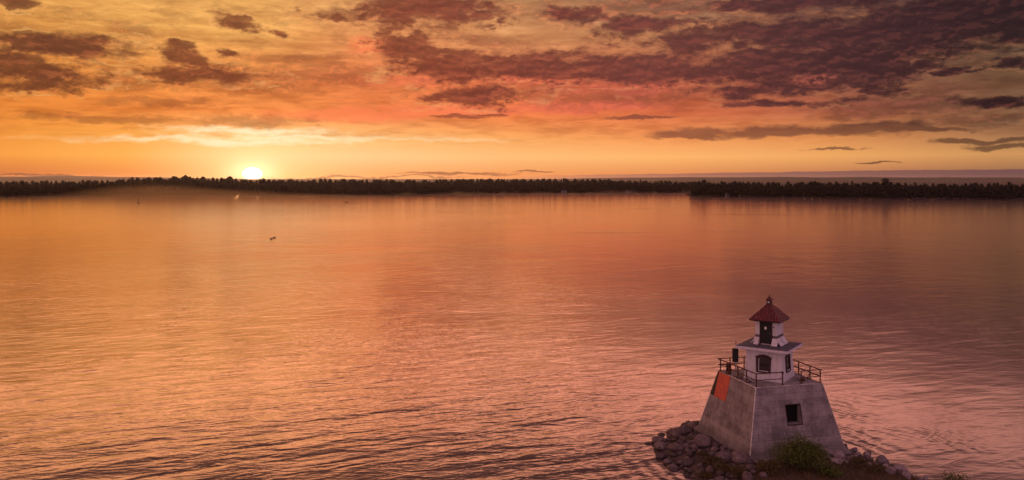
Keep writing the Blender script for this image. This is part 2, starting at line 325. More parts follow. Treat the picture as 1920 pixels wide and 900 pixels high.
def leafmat(name, a, bcol):
    m, t, b = newmat(name); g = t.n.new('ShaderNodeTexCoord').outputs['Object']
    at = t.n.new('ShaderNodeNewGeometry').outputs['Random Per Island']
    n = t.noise(g, .8, 4)
    c = t.mix(t.m('MULTIPLY_ADD', at, .6, t.m('MULTIPLY', n, .4)), a, bcol)
    t.l.new(c, b.inputs['Base Color']); b.inputs['Roughness'].default_value = .7; b.inputs['Specular IOR Level'].default_value = .25
    return m
MAT['forest'] = leafmat('hazed_forest_leaves', (.018, .014, .010, 1), (.045, .034, .022, 1))  # paler than the dark woods; haze lift is put into the leaf colour
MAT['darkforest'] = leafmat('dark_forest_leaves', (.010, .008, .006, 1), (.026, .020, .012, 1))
MAT['bush'] = leafmat('bush_leaves', (.035, .048, .010, 1), (.20, .23, .050, 1))
MAT['weed'] = leafmat('weed_leaves', (.055, .046, .014, 1), (.18, .135, .045, 1))
MAT['grass'] = leafmat('dry_grass', (.09, .062, .024, 1), (.30, .20, .08, 1))

# water
m, t, b = newmat('water'); MAT['water'] = m
g = t.n.new('ShaderNodeNewGeometry').outputs['Position']
gx, gy, gz = t.sep(g)
def rot(vx, vy, a): return (t.m('ADD', t.m('MULTIPLY', vx, math.cos(a)), t.m('MULTIPLY', vy, math.sin(a))), t.m('SUBTRACT', t.m('MULTIPLY', vy, math.cos(a)), t.m('MULTIPLY', vx, math.sin(a))))
rx_, ry_ = rot(gx, gy, R(22))
w1 = t.noise(t.xyz(t.m('MULTIPLY', rx_, .30), ry_, 0.0), 0.66, 3, .5, .5)
rx2, ry2 = rot(gx, gy, R(-8))
w2 = t.noise(t.xyz(t.m('MULTIPLY', rx2, .32), ry2, 3.0), 1.7, 3, .5, .2)
w3 = t.noise(t.xyz(t.m('MULTIPLY', rx_, .6), ry_, 9.0), 0.16, 2, .5, .5)
patch = t.noise(t.xyz(gx, t.m('MULTIPLY', gy, 1.0), 0.0), 0.018, 4, .6, .5)
amp = t.mr(patch, .36, .64, .55, 1.25)
amp = t.m('MULTIPLY', amp, t.m('MULTIPLY', t.mr(gx, 0, 24, 1.0, .5), t.mr(gy, 90, 420, .48, .14)))
strk = t.mr(t.noise(t.xyz(t.m('MULTIPLY', gx, .006), t.m('MULTIPLY', gy, .024), 0.0), 1.0, 5, .65, .4), .60, .72)
amp = t.m('MULTIPLY_ADD', strk, t.mr(gy, 120, 260, 0.0, .30), amp)
calm = t.m('MULTIPLY', t.mr(gy, 260, 420), t.mr(t.m('DIVIDE', gx, gy), -.30, -.42))
amp = t.m('MULTIPLY', amp, t.m('MULTIPLY_ADD', calm, -.75, 1.0))
rd = t.v('LENGTH', t.v('MULTIPLY', t.v('SUBTRACT', g, (21.0, 63.0, 0.0)), (1.0, .85, 0.0)))
rdw = t.m('ADD', rd, t.m('MULTIPLY', t.noise(t.v('MULTIPLY', g, (1, 1, 0)), .12, 3), 5.0))
ring = t.m('SINE', t.m('MULTIPLY', rdw, 2 * math.pi / 1.35))
ring = t.m('MULTIPLY', ring, t.m('MULTIPLY', t.mr(rd, 9, 26, .05, 0.0), t.mr(t.noise(t.v('MULTIPLY', g, (1, 1, 0)), .09, 2), .42, .62)))
hgt = t.m('ADD', t.m('MULTIPLY', w1, 1.0), t.m('ADD', t.m('MULTIPLY', w2, .26), t.m('MULTIPLY', w3, 1.6)))
hgt = t.m('ADD', t.m('MULTIPLY', hgt, amp), ring)
bn = t.n.new('ShaderNodeBump'); bn.inputs['Strength'].default_value = 1.0; bn.inputs['Distance'].default_value = .20
t.l.new(hgt, bn.inputs['Height']); t.l.new(bn.outputs[0], b.inputs['Normal'])
b.inputs['Base Color'].default_value = (.06, .028, .02, 1)
b.inputs['Roughness'].default_value = .14; b.inputs['IOR'].default_value = 1.7
gl = t.n.new('ShaderNodeBsdfGlossy'); gl.inputs['Color'].default_value = (.95, .86, .82, 1); gl.inputs['Roughness'].default_value = .13
t.l.new(bn.outputs[0], gl.inputs['Normal']); mx = t.n.new('ShaderNodeMixShader'); lw = t.n.new('ShaderNodeLayerWeight'); t.l.new(bn.outputs[0], lw.inputs['Normal']); t.l.new(t.mr(lw.outputs['Facing'], .66, .885, .05, .86, 'LINEAR'), mx.inputs[0])
t.l.new(b.outputs[0], mx.inputs[1]); t.l.new(gl.outputs[0], mx.inputs[2]); t.l.new(mx.outputs[0], t.n['Material Output'].inputs['Surface'])

# ------------------------------------------------------------------ object helpers
def tag(o, label=None, cat=None, group=None, kind=None):
    if label: o['label'] = label
    if cat: o['category'] = cat
    if group: o['group'] = group
    if kind: o['kind'] = kind
    return o
def empty(name, loc=(0, 0, 0), rz=0.0):
    o = bpy.data.objects.new(name, None); col.objects.link(o); o.location = loc; o.rotation_euler = (0, 0, rz); o.empty_display_size = .3; return o
def link(name, me, mat, parent=None, loc=None, smooth=False):
    if mat is not None and not me.materials: me.materials.append(mat)
    if smooth: me.polygons.foreach_set('use_smooth', [True] * len(me.polygons))
    o = bpy.data.objects.new(name, me); col.objects.link(o)
    if parent: o.parent = parent
    if loc is not None: o.location = loc
    return o
def pyd(name, v, f, mat, parent=None, smooth=False):
    me = bpy.data.meshes.new(name); me.from_pydata([tuple(x) for x in v], [], [tuple(x) for x in f]); me.update()
    bm = bmesh.new(); bm.from_mesh(me); bmesh.ops.recalc_face_normals(bm, faces=bm.faces); bm.to_mesh(me); bm.free()
    return link(name, me, mat, parent, smooth=smooth)
class MB:
    def __init__(s): s.v = []; s.f = []
    def add(s, v, f):
        k = len(s.v); s.v += [tuple(x) for x in v]; s.f += [tuple(i + k for i in q) for q in f]; return s
    def hexa(s, p):      # p: 8 points, bottom 4 ccw then top 4
        return s.add(p, [(3, 2, 1, 0), (4, 5, 6, 7), (0, 1, 5, 4), (1, 2, 6, 5), (2, 3, 7, 6), (3, 0, 4, 7)])
    def box(s, a, b_):
        x0, y0, z0 = a; x1, y1, z1 = b_
        return s.hexa([(x0, y0, z0), (x1, y0, z0), (x1, y1, z0), (x0, y1, z0), (x0, y0, z1), (x1, y0, z1), (x1, y1, z1), (x0, y1, z1)])
    def frus(s, h0, z0, h1, z1):
        return s.hexa([(-h0, -h0, z0), (h0, -h0, z0), (h0, h0, z0), (-h0, h0, z0), (-h1, -h1, z1), (h1, -h1, z1), (h1, h1, z1), (-h1, h1, z1)])
    def tube(s, a, b_, r, n=8, r2=None):
        a = Vector(a); b_ = Vector(b_); d = (b_ - a).normalized(); r2 = r if r2 is None else r2
        up = Vector((0, 0, 1)) if abs(d.z) < .9 else Vector((1, 0, 0)); x = d.cross(up).normalized(); y = d.cross(x)
        v = []
        for p, rr in ((a, r), (b_, r2)):
            for i in range(n):
                an = 2 * math.pi * i / n; v.append(p + x * math.cos(an) * rr + y * math.sin(an) * rr)
        f = [(i, (i + 1) % n, n + (i + 1) % n, n + i) for i in range(n)] + [tuple(range(n)), tuple(range(2 * n - 1, n - 1, -1))]
        return s.add(v, f)
    def lathe(s, prof, n=12, c=(0, 0)):
        v = []; f = []
        for r, z in prof:
            for i in range(n):
                an = 2 * math.pi * i / n; v.append((c[0] + r * math.cos(an), c[1] + r * math.sin(an), z))
        for j in range(len(prof) - 1):
            for i in range(n): f.append((j * n + i, j * n + (i + 1) % n, (j + 1) * n + (i + 1) % n, (j + 1) * n + i))
        f += [tuple(range(n)), tuple(range(len(v) - 1, len(v) - n - 1, -1))]
        return s.add(v, f)
    def map(s, fn): s.v = [fn(*p) for p in s.v]; return s
    def build(s, name, mat, parent=None, smooth=False, bevel=0.0):
        o = pyd(name, s.v, s.f, mat, parent, smooth)
        if bevel:
            md = o.modifiers.new('bevel', 'BEVEL'); md.width = bevel; md.segments = 2; md.limit_method = 'ANGLE'
        return o
def np_mesh(name, V, T, mat, parent=None, k=3, smooth=False):
    me = bpy.data.meshes.new(name); V = np.asarray(V, np.float32); T = np.asarray(T, np.int32)
    me.vertices.add(len(V)); me.vertices.foreach_set('co', V.ravel())
    me.loops.add(T.size); me.loops.foreach_set('vertex_index', T.ravel())
    me.polygons.add(len(T)); me.polygons.foreach_set('loop_start', np.arange(len(T), dtype=np.int32) * k)
    me.update(calc_edges=True); me.validate()
    return link(name, me, mat, parent, smooth=smooth)
def ico(sub):
    bm = bmesh.new(); bmesh.ops.create_icosphere(bm, subdivisions=sub, radius=1.0)
    v = np.array([x.co[:] for x in bm.verts]); f = np.array([[x.index for x in p.verts] for p in bm.faces]); bm.free(); return v, f

# ------------------------------------------------------------------ setting: water, land, hills
xs = [-11000, -4000, -1200, -400, -150, -60, 0, 60, 150, 400, 1200, 4000, 11000]
ys = [-1000, -800, -200, 0, 40, 80, 160, 300, 600, 1200, 2400, 6000, 12400]
V = [(x, y, 0.0) for y in ys for x in xs]; n = len(xs)
Fc = [(j * n + i, j * n + i + 1, (j + 1) * n + i + 1, (j + 1) * n + i) for j in range(len(ys) - 1) for i in range(n - 1)]
tag(pyd('water', V, Fc, MAT['water']), kind='structure')

def interp(tab, x):
    return float(np.interp(x, [a for a, _ in tab], [b_ for _, b_ in tab]))
SH = [(-300, 369), (0, 368), (130, 366), (400, 364), (560, 366), (700, 365), (900, 362), (1100, 361), (1400, 361), (2300, 361)]       # far shore waterline, photo rows by bearing
TOP = [(-300, 337), (0, 338), (60, 336), (130, 336), (200, 334), (270, 329), (330, 328), (400, 330), (473, 333), (600, 332.5), (800, 334), (960, 332.5), (1100, 332.5), (1150, 334), (1250, 337), (1300, 339), (1450, 339), (2300, 339)]
SH2 = [(1292, 366.5), (1330, 367.5), (1450, 370), (1600, 372), (1920, 374), (2400, 377)]
TOP2 = [(1292, 340), (1310, 336), (1450, 339), (1530, 337.5), (1600, 339), (1663, 338), (1720, 340), (1790, 342), (1850, 339.5), (1920, 339), (2400, 337)]
def dist(py): return F * CAMZ / (py - HY)
def land(name, tab, depth, x0, x1, step, endcap=False):
    V = []; Fc = []; pxs = np.arange(x0, x1 + 1, step); m_ = len(pxs)
    prof = [(-3, -.6), (0, 0.05), (4, .9), (30, 1.6), (depth, 3.0)]
    for dd_, z in prof:
        for px in pxs:
            Y = dist(interp(tab, px)) + mnoise.noise(Vector((px * .03, 0, 0))) * 6
            if endcap: Y += max(0, (1300 - px)) * 4
            X = (px - CX) / F * Y; Y2 = Y + dd_
            V.append((X * (1 if dd_ < 100 else Y2 / Y), Y2, z))
    for j in range(len(prof) - 1):
        for i in range(m_ - 1): Fc.append((j * m_ + i, j * m_ + i + 1, (j + 1) * m_ + i + 1, (j + 1) * m_ + i))
    tag(pyd(name, V, Fc, MAT['soil']), kind='structure')
land('far_shore', SH, 5000, -700, 2500, 20)
land('near_point', SH2, 260, 1296, 2500, 12)
MAT['hill'] = plain('hill', (0.05, 0.045, 0.05), .95, var=.2, scale=.002)
def hills(Y, pts, seed):
    V = []; Fc = []; xs_ = np.linspace(-900, 2900, 260); n_ = len(xs_)
    for k, (dy_, hm) in enumerate([(0, 0), (400, .55), (900, 1.0), (1800, .75), (3000, 0.0)]):
        for px in xs_:
            py = interp(pts, px) + 1.2 * mnoise.noise(Vector((px * .012, seed, 0))) + .5 * mnoise.noise(Vector((px * .05, seed, 0)))
            top = CAMZ + (HY - py) * (Y + 900) / F
            Yk = Y + dy_; V.append(((px - CX) / F * Yk, Yk, 1.0 + max(2, top) * hm))
    for j in range(4):
        for i in range(n_ - 1): Fc.append((j * n_ + i, j * n_ + i + 1, (j + 1) * n_ + i + 1, (j + 1) * n_ + i))
    return tag(pyd('distant_hills', V, Fc, MAT['hill'], smooth=True), kind='structure')
hills(9000, [(-900, 329), (0, 331), (120, 330), (200, 331), (320, 333), (520, 337), (1000, 336), (1200, 333), (1500, 332), (1900, 333), (2900, 331)], 1)
hills(6500, [(-900, 334), (0, 333), (100, 334), (260, 336), (600, 342), (1200, 338), (1300, 335.5), (1600, 334.5), (1900, 336), (2900, 334)], 5)

# ------------------------------------------------------------------ far woods
iv, iff = ico(1)
def tree_template(r, kind):
    """unit tree (height 1): trunk arrays and crown arrays"""
    tv = []; n_ = 5
    for z, rr in ((0, .016), (.5, .008)):
        for i in range(n_): tv.append((rr * math.cos(6.283 * i / n_), rr * math.sin(6.283 * i / n_), z))
    tf = []
    for i in range(n_):
        a, b_, c_, d_ = i, (i + 1) % n_, n_ + (i + 1) % n_, n_ + i; tf += [(a, b_, c_), (a, c_, d_)]
    CV = []; CF = []; off = 0; lumps = []
    nl = 11 if kind != 'spire' else 6
    for k in range(nl):
        if kind == 'spire': z = .25 + .65 * k / nl; rad = .15 * (1.05 - z) + .04; x = r.normal(0, .01); y = r.normal(0, .01)
        else:
            z = r.uniform(.16, .86); w = .19 * math.sqrt(max(.05, 1 - ((z - .55) / .45) ** 2)); a = r.uniform(0, 6.283)
            x = w * math.cos(a) * r.uniform(.3, 1); y = w * math.sin(a) * r.uniform(.3, 1); rad = r.uniform(.08, .15)
        lumps.append((x, y, z, rad))
        v = iv * rad * (1 + r.normal(0, .16, (len(iv), 1))) * np.array([1, 1, 1.15 if kind != 'spire' else 1.5]) + np.array([x, y, z])
        CV.append(v); CF.append(iff + off); off += len(v)
    for k in range(130):
        x, y, z, rad = lumps[r.integers(nl)]; d_ = r.normal(0, 1, 3); d_ /= np.linalg.norm(d_)
        c_ = np.array([x, y, z]) + d_ * rad * r.uniform(.9, 1.35) * np.array([1, 1, 1.15])
        tri = c_ + r.normal(0, .020, (3, 3)); CV.append(tri); CF.append(np.array([[off, off + 1, off + 2]])); off += 3
    return np.array(tv), np.array(tf), np.vstack(CV), np.vstack(CF)
TT = [tree_template(rng, 'round') for _ in range(6)] + [tree_template(rng, 'spire') for _ in range(2)]
def wood(label, sh, top, px0, px1, rows, spacing, name='forest', seed=3, mat='forest'):
    r = np.random.default_rng(seed); VV = []; FF = []; off = 0
    for row in range(-1, rows):
        px = px0
        while px < px1:
            Y0 = dist(interp(sh, px)); Y = Y0 + 4 + row * 10 + r.uniform(-3, 3)
            X = (px - CX) / F * Y
            full = CAMZ - (interp(top, px) - HY) * (Y0 + 30) / F - 1.2
            clump = 0.5 + 0.5 * mnoise.noise(Vector((px * .02, seed, 0)))
            hgt_ = full * (.62 + .095 * row + .09 * clump) * r.uniform(.92, 1.05) if rows > 1 else full
            hgt_ = min(hgt_, full * r.uniform(.95, 1.01))
            if row < 0: hgt_ = full * r.uniform(.25, .5)
            tv, tf, cv, cf = TT[r.integers(8) if r.random() < .55 else r.integers(6)]
            an = r.uniform(0, 6.283); ca, sa = math.cos(an), math.sin(an); w = hgt_ * r.uniform(.55, 1.0) * (2.2 if row < 0 else 1)
            for v, f in ((tv, tf), (cv, cf)):
                q = np.stack([(v[:, 0] * ca - v[:, 1] * sa) * w + X, (v[:, 0] * sa + v[:, 1] * ca) * w + Y, v[:, 2] * hgt_ + .6], 1)
                VV.append(q); FF.append(f + off); off += len(q)
            px += spacing * r.uniform(.6, 1.4) * F / Y
    o = np_mesh(name, np.vstack(VV), np.vstack(FF), MAT[mat]); tag(o, label, 'forest', kind='stuff'); return o
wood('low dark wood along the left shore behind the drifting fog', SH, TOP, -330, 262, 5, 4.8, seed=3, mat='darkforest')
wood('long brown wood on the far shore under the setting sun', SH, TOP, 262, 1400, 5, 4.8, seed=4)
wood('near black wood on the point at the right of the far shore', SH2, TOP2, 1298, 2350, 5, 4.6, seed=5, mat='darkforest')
# trees that stand out of the skyline
def lone_tree(px, topy, sh, depth, wid, label, ti, group='trees standing above the far woods'):
    Y = dist(interp(sh, px)) + depth; X = (px - CX) / F * Y; h_ = CAMZ - (topy - HY) * Y / F - .8
    tv, tf, cv, cf = TT[ti]; e = empty('tree', (X, Y, .8)); tag(e, label, 'tree', group)
    s_ = np.array([h_ * wid, h_ * wid, h_]); np_mesh('trunk', tv * s_, tf, MAT['bark'], e); np_mesh('crown', cv * s_, cf, MAT['darkforest' if sh is SH2 else 'forest'], e)
lone_tree(1663, 333.6, SH2, 40, 1.7, 'broad domed tree rising highest above the black wood on the right', 2)
lone_tree(1527, 335.5, SH2, 36, .8, 'narrow pointed tree at the left end of the black wood skyline', 6)
lone_tree(1598, 335.8, SH2, 38, .75, 'slim spire tree left of the broad domed tree in the black wood', 7)
lone_tree(1572, 336.2, SH2, 30, .9, 'small ragged tree between two spires on the black wood skyline', 1)
lone_tree(1308, 337, SH2, 8, 1.2, 'bushy tree at the tip of the wooded point', 3)
lone_tree(1322, 336.2, SH2, 12, 1.1, 'taller rounded tree just behind the tip of the wooded point', 4)
lone_tree(1151, 332, SH, 30, 1.6, 'broad tree at the step in the middle of the far wood', 0)
lone_tree(345, 326.6, SH, 30, 1.3, 'rounded tree topping the rise in the far wood left of the sun', 5)
lone_tree(250, 332.5, SH, 25, 1.2, 'rounded tree where the left wood climbs to the rise', 1)
lone_tree(430, 329.8, SH, 30, 1.3, 'tree just left of the setting sun on the far skyline', 2)

# cottages along the shore
def cottage(px, py, w, h_, sh, label, roofcol='cottageroof'):
    Y = dist(interp(sh, px)) + 1.5; X = (px - CX) / F * Y; z = 1.0
    e = empty('cottage', (X, Y, .6)); tag(e, label, 'cottage', 'cottages along the far shore')
    MB().box((-w, -2.5, 0), (w, 2.5, h_)).build('wall', MAT['cottagewall'], e)
    MB().add([(-w - .4, -3, h_ - .1), (w + .4, -3, h_ - .1), (w + .4, 3, h_ - .1), (-w - .4, 3, h_ - .1), (-w - .4, 0, h_ + 1.6), (w + .4, 0, h_ + 1.6)], [(0, 1, 5, 4), (2, 3, 4, 5), (0, 4, 3), (1, 2, 5), (0, 3, 2, 1)]).build('roof', MAT[roofcol], e)
    for x in (-w * .5, w * .45): MB().box((x - .5, -2.56, .8), (x + .5, -2.502, 1.8)).build('window', MAT['pane'], e)
    MB().box((-.4, -2.56, .05), (.4, -2.503, 1.95)).build('door', MAT['maroon'], e)
cottage(1376, 361, 2.2, 2.3, [(0, 367.2)], 'white cottage between the trees near the tip of the point')
cottage(1391, 363, 3.0, 2.1, [(0, 368.6)], 'longer white cottage right of another under the black wood')
cottage(1363, 363, 1.3, 1.9, [(0, 368.6)], 'smallest white cottage left of the others on the point')
cottage(1057, 357, 3.4, 2.2, [(0, 362.0)], 'white cottage at the foot of the middle wood')
cottage(1178, 358, 3.2, 2.1, [(0, 361.8)], 'white cottage alone on the far shore nearer the point')

# ------------------------------------------------------------------ fog drifting over the water and steam wisps
def fog(name, label, a, b_, dens, fn):
    o = MB().box((0, 0, 0), (b_[0] - a[0], b_[1] - a[1], b_[2] - a[2])).build(name, None)
    o.location = a; tag(o, label, 'fog', kind='stuff')
    mt = bpy.data.materials.new(name); mt.use_nodes = True; tt = NT(mt.node_tree); tt.n.clear()
    out = tt.n.new('ShaderNodeOutputMaterial'); pv = tt.n.new('ShaderNodeVolumePrincipled'); tt.l.new(pv.outputs[0], out.inputs['Volume'])
    pv.inputs['Color'].default_value = (1, .88, .68, 1); pv.inputs['Anisotropy'].default_value = .86
    pos = tt.n.new('ShaderNodeNewGeometry').outputs['Position']
    tt.l.new(tt.m('MULTIPLY', fn(tt, pos), dens), pv.inputs['Density'])
    o.data.materials.append(mt); return o
def bigfog(tt, pos):
    x, y, z = tt.sep(pos)
    brg = tt.m('MULTIPLY_ADD', tt.m('DIVIDE', x, y), F, CX)                   # bearing along the shore
    nz = tt.noise(tt.v('MULTIPLY', pos, (1, .35, 3.5)), .014, 6, .62, .6)
    rise = tt.mr(brg, 40, 290, 5, 14.5); fall = tt.mr(brg, 290, 760, 1.0, 0.06, 'LINEAR')
    hh = tt.m('MULTIPLY', tt.m('MULTIPLY', rise, tt.m('POWER', fall, 1.25)), tt.m('MULTIPLY_ADD', nz, 1.5, .25))
    edge = tt.mr(tt.m('DIVIDE', z, hh), 1.1, .35)
    ends = tt.m('MULTIPLY', tt.mr(brg, 20, 330), tt.mr(brg, 950, 600))
    front = tt.m('MULTIPLY', tt.mr(y, 500, 850), tt.mr(y, 1000, 960))
    big = tt.m('MULTIPLY', tt.m('MULTIPLY', edge, ends), tt.m('MULTIPLY', front, tt.mr(nz, .25, .6, .5, 1.2)))
    mid = tt.m('MULTIPLY', tt.mr(brg, 140, 420), tt.mr(brg, 800, 520))
    nearb = tt.m('MULTIPLY', tt.mr(tt.m('MULTIPLY_ADD', brg, -.35, y), 180, 330), tt.mr(z, 5.0, 1.0))
    low = tt.m('MULTIPLY', tt.m('MULTIPLY', mid, nearb), tt.mr(nz, .3, .6, .5, 1.2))
    return tt.m('ADD', big, tt.m('MULTIPLY', low, .8))
fog('fog_bank', 'orange fog tongue drifting off the left shore over the water', (-640, 300, .05), (-10, 985, 25), .0030, bigfog)
def steam(tt, pos):
    x, y, z = tt.sep(pos)
    nz = tt.noise(tt.v('MULTIPLY', pos, (1, .5, 1.5)), .022, 4, .6, .5)
    hh = tt.m('ADD', .8, tt.m('MULTIPLY', tt.mr(nz, .52, .75), 11.0))
    return tt.m('MULTIPLY', tt.mr(tt.m('DIVIDE', z, hh), 1.0, .2), tt.mr(nz, .3, .6, .4, 1.0))
fog('steam', 'low steam rising along the foot of the middle wood', (-150, 1050, .05), (300, 1150, 12), .010, steam)

# ------------------------------------------------------------------ evening haze over the lake
hzo = MB().box((-11500, -1500, -1.5), (11500, 12900, 48)).build('haze', None); tag(hzo, 'thin warm evening haze over the lake and woods', 'haze', kind='stuff')
hm = bpy.data.materials.new('haze'); hm.use_nodes = True; ht = NT(hm.node_tree); ht.n.clear()
ho = ht.n.new('ShaderNodeOutputMaterial'); hv = ht.n.new('ShaderNodeVolumePrincipled'); ht.l.new(hv.outputs[0], ho.inputs['Volume'])
hv.inputs['Color'].default_value = (1, .92, .88, 1); hv.inputs['Density'].default_value = .00002; hv.inputs['Anisotropy'].default_value = .6
hzo.data.materials.append(hm)

# ------------------------------------------------------------------ island
POLY = [(11.6, 66.5), (12.0, 69.2), (13.6, 71.2), (15.6, 73.2), (18.5, 74.6), (24, 73.5), (26.0, 70), (27.4, 66.8), (28.3, 64.5), (29.2, 62), (30.0, 59.6), (32.3, 57.8), (33.2, 55), (32, 47), (22, 43), (13, 47), (12.2, 54), (13.3, 58), (13.2, 60), (12.3, 62.4), (11.5, 64)]
PA = np.array(POLY)
def sdist(x, y):
    inside = False; best = 1e9; n_ = len(POLY)
    for i in range(n_):
        x0, y0 = POLY[i]; x1, y1 = POLY[(i + 1) % n_]
        if (y0 > y) != (y1 > y) and x < (x1 - x0) * (y - y0) / (y1 - y0) + x0: inside = not inside
        vx, vy = x1 - x0, y1 - y0; tt_ = max(0, min(1, ((x - x0) * vx + (y - y0) * vy) / (vx * vx + vy * vy)))
        best = min(best, math.hypot(x - x0 - tt_ * vx, y - y0 - tt_ * vy))
    return best if inside else -best
def ground(x, y):
    d_ = sdist(x, y) + .35 * mnoise.noise(Vector((x * .6, y * .6, 0)))
    z = -.5 + .95 * max(0, min(1, (d_ + .8) / 2.6)) + max(0, min(.45, (d_ - 1.8) * .16))
    return z + .07 * mnoise.noise(Vector((x * 1.7, y * 1.7, 3)))
N = 110; gx0, gx1, gy0, gy1 = 8, 36, 41, 77
V = []; Fc = []
for j in range(N + 1):
    for i in range(N + 1):
        x = gx0 + (gx1 - gx0) * i / N; y = gy0 + (gy1 - gy0) * j / N; V.append((x, y, ground(x, y)))
for j in range(N):
    for i in range(N):
        q = (j * (N + 1) + i, j * (N + 1) + i + 1, (j + 1) * (N + 1) + i + 1, (j + 1) * (N + 1) + i)
        if max(V[k][2] for k in q) > -.45: Fc.append(q)
tag(pyd('island_ground', V, Fc, MAT['soil'], smooth=True), kind='structure')

# ------------------------------------------------------------------ lighthouse
LC = (20.65, 66.3); ZB = 1.2; HB = 4.05; HT = 2.9; PH = 4.7           # centre, foot height, half widths, height of the concrete base
LROT = R(14.3)
LH = empty('lighthouse', (LC[0], LC[1], ZB), LROT)
tag(LH, 'small white lighthouse with red roof on a sloping grey concrete base', 'lighthouse')
def hz(z): return HB + (HT - HB) * z / PH
# concrete base with a real window hole in the front face
mb = MB()
wx0, wx1, wz0, wz1 = -.57, .67, 1.88, 3.31
def fp(x, z): return (x, -hz(z), z)
A = [-HB, wx0, wx1, HB]
def row(z): return [fp(-hz(z), z), fp(wx0, z), fp(wx1, z), fp(hz(z), z)]
rows = [row(z) for z in (0, wz0, wz1, PH)]
vv = [p for r_ in rows for p in r_]; ff = []
for j in range(3):
    for i in range(3):
        if (i, j) != (1, 1): ff.append((j * 4 + i, j * 4 + i + 1, (j + 1) * 4 + i + 1, (j + 1) * 4 + i))
mb.add(vv, ff)
mb.add([(-HB, -HB, 0), (-HB, HB, 0), (-HT, HT, PH), (-HT, -HT, PH)], [(0, 1, 2, 3)])
mb.add([(HB, -HB, 0), (HB, HB, 0), (HT, HT, PH), (HT, -HT, PH)], [(0, 1, 2, 3)])
mb.add([(-HB, HB, 0), (HB, HB, 0), (HT, HT, PH), (-HT, HT, PH)], [(0, 1, 2, 3)])
mb.add([(-HT, -HT, PH), (HT, -HT, PH), (HT, HT, PH), (-HT, HT, PH)], [(0, 1, 2, 3)])
dp = .75
h4 = [fp(wx0, wz0), fp(wx1, wz0), fp(wx1, wz1), fp(wx0, wz1)]; i4 = [(wx0, -hz(wz0) + dp, wz0), (wx1, -hz(wz0) + dp, wz0), (wx1, -hz(wz0) + dp, wz1), (wx0, -hz(wz0) + dp, wz1)]
mb.add(h4 + i4, [(0, 1, 5, 4), (1, 2, 6, 5), (2, 3, 7, 6), (3, 0, 4, 7)])
base_o = mb.build('concrete_base', MAT['concrete'], LH)
MB().frus(4.42, -.42, HB + .02, .03).build('footing', MAT['concrete'], LH)
MB().frus(4.35, -.9, 4.38, -.424).build('foundation', MAT['concrete'], LH)
MB().box((wx0, -hz(wz0) + dp - .04, wz0), (wx1, -hz(wz0) + dp - .01, wz1)).build('dark_recess_back', MAT['void'], base_o)  # near-black panel puts the shade of the deep recess into colour
fr = MB(); y0 = -hz(wz0)
def fbar(x0, x1, z0, z1):
    fr.hexa([(x0, -hz(z0) - .012, z0), (x1, -hz(z0) - .012, z0), (x1, -hz(z0) + .06, z0), (x0, -hz(z0) + .06, z0), (x0, -hz(z1) - .012, z1), (x1, -hz(z1) - .012, z1), (x1, -hz(z1) + .06, z1), (x0, -hz(z1) + .06, z1)])
fbar(wx0 - .05, wx0 + .015, wz0 - .05, wz1 + .05); fbar(wx1 - .015, wx1 + .05, wz0 - .05, wz1 + .05); fbar(wx0 + .016, wx1 - .016, wz1 - .01, wz1 + .05); fbar(wx0 + .016, wx1 - .016, wz0 - .05, wz0 + .015)
fr.build('window_frame', MAT['maroon'], base_o)
# whitewashed worn edges
def edge(a, b_, r, jit, seed):
    m_ = MB(); rr = random.Random(seed); a = Vector(a); b_ = Vector(b_); k = 0.0
    while k < 1:
        L = rr.uniform(.05, .14); k2 = min(1, k + L)
        p, q = a.lerp(b_, k), a.lerp(b_, k2)
        thin = .35 if rr.random() < jit else 1.0
        m_.tube(p, q, thin * r * rr.uniform(.6, 1.25), 5, thin * r * rr.uniform(.6, 1.25))
        k = k2
    m_.build('edge_paint', MAT['trimwhite'], base_o)
edge((-HT, -HT, PH), (-HB, -HB, .03), .045, .0, 1)
edge((-HT, HT * .45, PH), (-HT, -HT, PH), .035, .0, 2)
edge((-HT, -HT, PH), (HT, -HT, PH), .026, .35, 3)
edge((-HT - .42 * 1.15, HT + .42 * 1.15, PH * .58), (-HB, HB, .05), .03, .1, 4)
edge((HT, -HT, PH), (HB, -HB, 0), .016, .5, 5)
# board panels on the left face
def lp(y, z, o_=.0): return (-hz(z) - o_, y, z)
def slab_left(name, mat, q, th):
    v = [lp(y, z, .004) for y, z in q] + [lp(y, z, th) for y, z in q]
    MB().hexa(v).build(name, MAT[mat], base_o)
zt_ = PH - .04; zb_ = PH * .575
slab_left('red_panel', 'redboard', [(HT - 2.05, zb_), (HT - .22, zb_), (HT - .22, zt_), (HT - 2.05, zt_)], .035)
slab_left('dark_panel', 'darkboard', [(HT - .21, zb_), (hz(zb_) - .01, zb_), (HT, zt_), (HT - .21, zt_)], .030)

# upper house, turned against the base
HA = R(-35) - LROT
ca, sa = math.cos(HA), math.sin(HA)
def HM(x, y, z): return (x * ca - y * sa + .05, x * sa + y * ca, z + PH)
def hb(mb_, name, mat, parent=LH, **k): return mb_.map(HM).build(name, MAT[mat], parent, **k)
mh = MB(); prof = [(1.56, 0.0), (1.52, .25), (1.47, .8), (1.43, 1.5), (1.40, 2.36)]
for (h0, z0), (h1, z1) in zip(prof[:-1], prof[1:]):
    v = [(-h0, -h0, z0), (h0, -h0, z0), (h0, h0, z0), (-h0, h0, z0), (-h1, -h1, z1), (h1, -h1, z1), (h1, h1, z1), (-h1, h1, z1)]
    mh.add(v, [(0, 1, 5, 4), (1, 2, 6, 5), (2, 3, 7, 6), (3, 0, 4, 7)])
hb(mh, 'house_wall', 'white')
def hp(z): return float(np.interp(z, [p[1] for p in prof], [p[0] for p in prof]))
